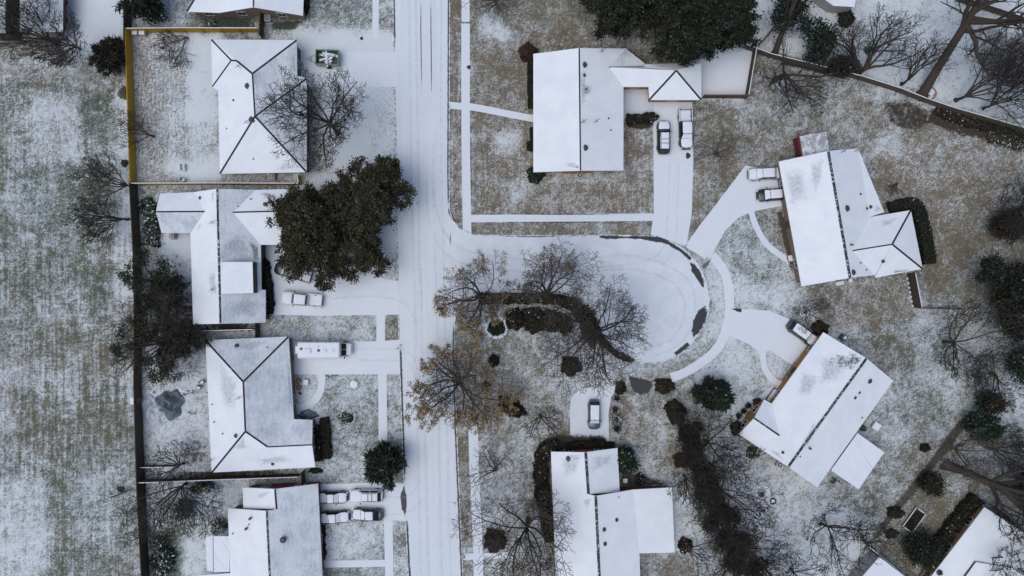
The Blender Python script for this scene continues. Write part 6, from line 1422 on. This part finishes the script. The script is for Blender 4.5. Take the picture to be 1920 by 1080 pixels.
ring('stone_ring', 'white stone ring round the snowy flowering shrub', 'stone ring', (653, 780), 1.2, .98, .16, 'stone', 16)
ring('tree_ring', 'orange clay edging ring at the foot of the huge slanting trunk', 'tree ring', (1743, 175), 1.0, .82, .18, 'orange_clay', 14, 'debris', .08)
ring('tree_ring', 'thin dark edging ring round the small bare shrub above the white wagon', 'tree ring', (1508, 586), .82, .74, .14, 'wood_old', 16, 'snow', .05)
def pot(label, pos, r_=.3, h=.45, mat='metal_dark', fill='debris', name='plant_pot', cat='plant pot', group='plant pots', plant=None, seed=1):
    r = empty(name, P(*pos), 0, label, cat, group)
    b = MB(); b.lathe([(r_ * .7, 0), (r_, h * .85), (r_ * 1.12, h * .9), (r_ * 1.12, h), (r_ * .95, h), (r_ * .9, h * .85), (.02, h * .85)], n=16); b.build('pot', mat, r, smooth=False)
    b = MB(); b.lathe([(r_ * .9, h * .8), (r_ * .8, h * .98), (.02, h * 1.05)], n=14); b.build('soil', fill, r)
    if plant:
        rs = np.random.default_rng(seed); n = 220; d = rs.normal(0, 1, (n, 3)); d[:, 2] = np.abs(d[:, 2]); c = d * r_ * .75 + [0, 0, h + .05]; V, F = quads(rs, c, .14); np_mesh('leaves', V, F, plant, r)
pot('black pot with a tan top on the motorhome house porch, nearer the drive', (561, 713.5), .36, .5, 'metal_dark', 'orange_clay'); pot('black pot with a tan top on the motorhome house porch, nearer the red chair', (562, 726), .34, .5, 'metal_dark', 'orange_clay')
for k, (x, y, lb) in enumerate(((1401, 760, 'dark potted plant on the white terrace nearest the red shrub'), (1392, 770, 'dark potted plant in the middle of the white terrace row'), (1383, 779, 'dark potted plant on the white terrace nearest the round dark bush'))): pot(lb, (x, y), .3, .4, 'metal_dark', 'soil' if False else 'debris', plant='leaf_dark', seed=k)
pot('small dusty plant pot along the drive edge, nearest the upright oval shrub', (1155.5, 746), .32, .3, 'stone', 'debris', plant='leaf_brown', seed=4); pot('small brown plant pot along the drive edge beside the blue car', (1152.5, 767), .3, .28, 'stone', 'debris', plant='leaf_brown', seed=5)
pot('dark plant pot at the house end of the drive edge row', (1156, 803), .36, .32, 'orange_clay', 'debris', plant='leaf_dark', seed=6)
pot('wide dusty planter in the drive edge row of the blue car', (1157, 787), .6, .26, 'stone', 'debris', plant='leaf_mulch', seed=7)
pot('small pale bucket by the dark bush above the raised garden bed', (1756, 918), .26, .35, 'white_plastic', 'snow', name='bucket', cat='bucket', group='')
pot('round stone pot standing behind the tilted house chimney gable', (1593, 526), .38, .4, 'concrete', 'snow')
box_item('porch_crate', 'teal crate at the garage corner of the diagonal house', 'crate', (1389.5, 796), (.6, .7, .6), 'teal_plastic', rz=-35, snow=False, lid='teal_plastic')
box_item('red_bench', 'small red bench on the motorhome house porch', 'bench', (563.5, 737), (.5, .3, .4), 'red_paint', rz=-35, legs=True, snow=False)
box_item('porch_bench', 'snowy flat bench in the motorhome house porch garden', 'bench', (575, 716), (.8, .9, .45), 'metal_grey', legs=True)
box_item('porch_step', 'dark framed snowy front step of the diagonal house', 'step', (1448, 742), (1.1, 2.3, .3), 'wood_old', rz=-34)
box_item('deck_box', 'pink topped tray beside the tilted house lower gable', 'box', (1573, 531), (1.3, .6, .35), 'white_plastic', rz=10)
box_item('front_step', 'red brown front steps of the tilted house at the end of its curved path', 'step', (1484, 484), (1.3, 1.0, .25), 'orange_clay', rz=8)
# raised garden bed
r = empty('raised_garden_bed', P(1712, 974), R(54), 'white framed raised garden bed full of dark soil and greens', 'garden bed')
for nm, c_, s_ in (('frame_board', (0, .85, .17), (3.6, .14, .34)), ('frame_board', (0, -.85, .17), (3.6, .14, .34)), ('frame_board', (1.73, 0, .17), (.14, 1.55, .34)), ('frame_board', (-1.73, 0, .17), (.14, 1.55, .34))):
    b = MB(); b.box(c_, s_); b.build(nm, 'wood_grey', r); b = MB(); b.box((c_[0], c_[1], .36), (s_[0] * .97, s_[1] * .7, .04)); b.build('snow_cap', 'snow', r)
b = MB(); b.box((0, 0, .1), (3.3, 1.55, .2)); b.build('soil', 'bark', r)
rs = np.random.default_rng(9); c_ = rs.uniform(-1, 1, (900, 3)) * [1.5, .7, .06] + [0, 0, .26]; V, F = quads(rs, c_, .13); np_mesh('vegetables', V, F, 'leaf_olive', r)
# tarpaulin heap
def heap(name, label, cat, pos, rx, ry, h, mat, seed, rz=0, amp=.22):
    rs = np.random.default_rng(seed); n = 40; V = []; ph = rs.uniform(0, 6.28, 8)
    for i in range(n):
        for j in range(n):
            u, v = -1 + 2 * i / (n - 1), -1 + 2 * j / (n - 1); q = math.sqrt(1 - v * v / 2) * u, math.sqrt(1 - u * u / 2) * v
            rr = math.hypot(*q); a = math.atan2(q[1], q[0]); k = 1 + .12 * math.sin(3 * a + ph[0]) + .08 * math.sin(7 * a + ph[1])
            z = h * (1 - rr ** 2.2) * (1 + amp * math.sin(5 * q[0] + 3 * math.sin(4 * q[1] + ph[2]) + ph[3]) + amp * .7 * math.sin(9 * q[1] + 2 * math.sin(6 * q[0]) + ph[4]))
            V.append((q[0] * rx * k, q[1] * ry * k, max(.02, z)))
    F = [(i * n + j, (i + 1) * n + j, (i + 1) * n + j + 1, i * n + j + 1) for i in range(n - 1) for j in range(n - 1)]
    b = MB(); b.add(V, F); o = b.build(name, mat, smooth=True, origin=(0, 0, 0)); o.location = P(*pos); o.rotation_euler = (0, 0, R(rz)); return tag(o, label, cat)
heap('tarpaulin', 'blue grey wrinkled tarpaulin heap in the motorhome house back yard', 'tarpaulin', (320, 757), 2.1, 2.2, 1.1, 'tarp', 31, amp=.4)
heap('plastic_sheet', 'crumpled whitish plastic sheet spread beside the blue grey tarpaulin', 'sheet', (288, 770), 1.9, 2.8, .45, 'tarp_light', 32, 15, .6)
heap('snow_mound', 'small blue dusted cover on the ground at the porch end of the motorhome house', 'cover', (578, 777), 1.5, .7, .5, 'tarp', 33)
for k, (x, y, s, lb) in enumerate(((284, 733, .5, 'crumpled small dark heap beside the tarpaulin near the field fence'), (345, 733, .6, 'low heap of brush by the faint rings in the back yard'))): heap('debris_heap', lb, 'heap', (x, y), s * 1.6, s, .3, 'debris', 40 + k)
# bird house on the field fence
r = empty('tool_box', P(263, 748), 0, 'small brown box with a white lid hung at the field fence', 'box')
b = MB(); b.box((0, 0, .85), (.9, .85, 1.7)); b.build('body', 'wood_mid', r); b = MB(); b.box((-.2, 0, 1.75), (.7, .95, .08)); b.build('lid', 'snow', r)
# red metal frames lying in the yard
def frame_item(label, pos, rz, l, w, mat, name='saw_horse', cat='saw horse'):
    r = empty(name, P(*pos), R(rz), label, cat); b = MB(); b.bar((-l / 2, 0, .6), (l / 2, 0, .6), .05); b.build('beam', mat, r)
    for s in (1, -1):
        b = MB(); b.bar((s * l * .42, -w / 2, 0), (s * l * .4, 0, .6), .04); b.bar((s * l * .42, w / 2, 0), (s * l * .4, 0, .6), .04); b.bar((s * l * .415, -w / 2 * .6, .25), (s * l * .415, w / 2 * .6, .25), .03); b.build('leg_frame', mat, r)
frame_item('reddish sawhorse by the tarpaulin in the motorhome house back yard', (355, 737), 12, 1.6, .7, 'wood_mid'); frame_item('small reddish sawhorse below the tarpaulin in the back yard', (362, 773), -10, 1.1, .5, 'wood_mid')
# garden arch by the red shed
r = empty('garden_rack', P(1488, 277), R(10), 'red brown metal rack leaning by the red shed', 'rack')
for y in (-1.3, -.5, .4, 1.2): b = MB(); b.bar((-.3, y, 0), (-.3, y, 1.5), .04); b.bar((-.3, y, 1.5), (.3, y, 1.5), .04); b.bar((.3, y, 1.5), (.3, y, 0), .04); b.build('hoop', 'red_paint', r)
b = MB(); b.bar((-.3, -1.3, 1.2), (-.3, 1.2, 1.2), .035); b.bar((.3, -1.3, 1.0), (.3, 1.2, 1.0), .035); b.build('rail', 'metal_dark', r)
# mailboxes at the kerbs
def mailbox(label, pos, rz=0):
    r = empty('mailbox', P(*pos), R(rz), label, 'mailbox', 'mailboxes by the kerbs')
    b = MB(); b.box((0, 0, .5), (.1, .1, 1.0)); b.build('post', 'wood_old', r)
    b = MB(); b.box((0, 0, 1.1), (.52, .22, .2)); b.build('box', 'metal_dark', r, bevel=.05)
    b = MB(); b.box((.05, .125, 1.16), (.16, .02, .1)); b.build('flag', 'red_paint', r)
    b = MB(); b.box((0, 0, 1.21), (.46, .16, .05)); b.build('snow_cap', 'snow', r, bevel=.02)
mailbox('mailbox at the kerb beside the motorhome drive mouth', (746, 653)); mailbox('mailbox on the brown verge near the junction', (857, 384), 180); mailbox('mailbox at the kerb opposite the frame bottom path', (871, 1042), 180); mailbox('mailbox on the ring verge beside the tilted house drive', (1324, 486), 130)
# log, stump, playset
r = empty('climbing_frame', P(1626, 96), R(30), 'small yellow and green play slide under bare trees in the far yard', 'play slide')
b = MB(); b.box((0, 0, .6), (.9, .9, 1.2), taper=.7); b.build('tower', 'plastic_green', r)
b = MB(); b.add([(.4, -.25, 1.1), (.4, .25, 1.1), (1.5, .25, .1), (1.5, -.25, .1), (.4, -.25, 1.0), (.4, .25, 1.0), (1.5, .25, 0), (1.5, -.25, 0)], [(0, 1, 2, 3), (7, 6, 5, 4), (0, 3, 7, 4), (1, 5, 6, 2), (3, 2, 6, 7), (0, 4, 5, 1)]); b.build('slide', 'yellow_plastic', r)
b = MB(); b.bar((0, 0, .28), (2.6, 0, .3), .24, 9, r2=.18); o = b.build('log', 'bark_pale', origin=(0, 0, 0)); o.location = P(1000, 1); o.hide_render = False
bpy.data.objects.remove(o)
b = MB(); b.bar((0, 0, .16), (2.9, 1.25, .2), .09, 8, r2=.06); o = b.build('pole', 'bark', origin=(0, 0, 0)); o.location = P(210, 932); tag(o, 'dark fallen pole lying on the field against the dark fence', 'pole')
heap('leaf_pile', 'small dark brown leaf pile on the field beside the fallen pole', 'leaf pile', (227, 917), .6, .45, .3, 'bark', 51)
heap('rock', 'dark rock outside the yellow fence on the snowy strip', 'rock', (231, 175), .75, .95, .55, 'bark_pale', 52); heap('rock', 'small dark rock outside the lower yellow fence near the bare tree', 'rock', (234, 306), .6, .6, .4, 'bark', 53)
heap('rock', 'dark rock near the pickup at the drive edge', 'rock', (1290, 292), .35, .45, .25, 'bark', 54); heap('rock', 'dark lump on the long white pavement edge', 'rock', (879, 126), .3, .3, .3, 'bark', 55)
heap('rock', 'small dark rock on the verge lawn beside the tan house', 'rock', (678, 72), .25, .25, .2, 'bark', 56)
# white edging stones along the dark fence by the hedge wing
for k in range(7):
    b = MB(); b.box((0, 0, .1), (.3, .35, .2)); o = b.build('edging_stone', 'snow', origin=(0, 0, 0), bevel=.06); o.location = P(1701.5 + k * 1.5, 522 + k * 8.6); o.rotation_euler = (0, 0, k)
    tag(o, 'white edging stone in the row along the dark fence below the hedge wing', 'stone', 'white edging stones by the dark fence')

# ------------------------------------------------------------------ light and camera
w = bpy.data.worlds.new('World'); SC.world = w; w.use_nodes = True; nt = w.node_tree
sky = nt.nodes.new('ShaderNodeTexSky'); sky.sky_type = 'NISHITA'; sky.sun_disc = False
EL, AZ = R(68), R(238)      # sun height, compass bearing (clockwise from +y)
sky.sun_elevation = EL; sky.sun_rotation = AZ; sky.air_density = 1.0; sky.dust_density = 2.0; sky.ozone_density = 1.0
nt.links.new(sky.outputs[0], nt.nodes['Background'].inputs[0]); nt.nodes['Background'].inputs[1].default_value = .10
sun = bpy.data.lights.new('sun', 'SUN'); sun.energy = 1.0; sun.angle = R(60); sun.color = (1.0, .985, .955)
so = bpy.data.objects.new('sun', sun); COL.objects.link(so)
dv = Vector((math.sin(AZ) * math.cos(EL), math.cos(AZ) * math.cos(EL), math.sin(EL)))
so.rotation_euler = dv.to_track_quat('Z', 'Y').to_euler(); so.location = dv * 150
cam = bpy.data.cameras.new('camera'); co = bpy.data.objects.new('camera', cam); COL.objects.link(co)
co.location = (0, 0, H); co.rotation_euler = (0, 0, 0); cam.sensor_width = 36; cam.lens = 24; cam.clip_end = 6000; cam.clip_start = .5
SC.camera = co
SC.view_settings.view_transform = 'Standard'; SC.view_settings.look = 'None'; SC.view_settings.gamma = 1.0; SC.view_settings.use_curve_mapping = False
SC.view_settings.exposure = 0.36
SC.render.resolution_x = 1024; SC.render.resolution_y = 576
SC.cycles.max_bounces = 5; SC.cycles.transparent_max_bounces = 12; SC.cycles.use_denoising = True
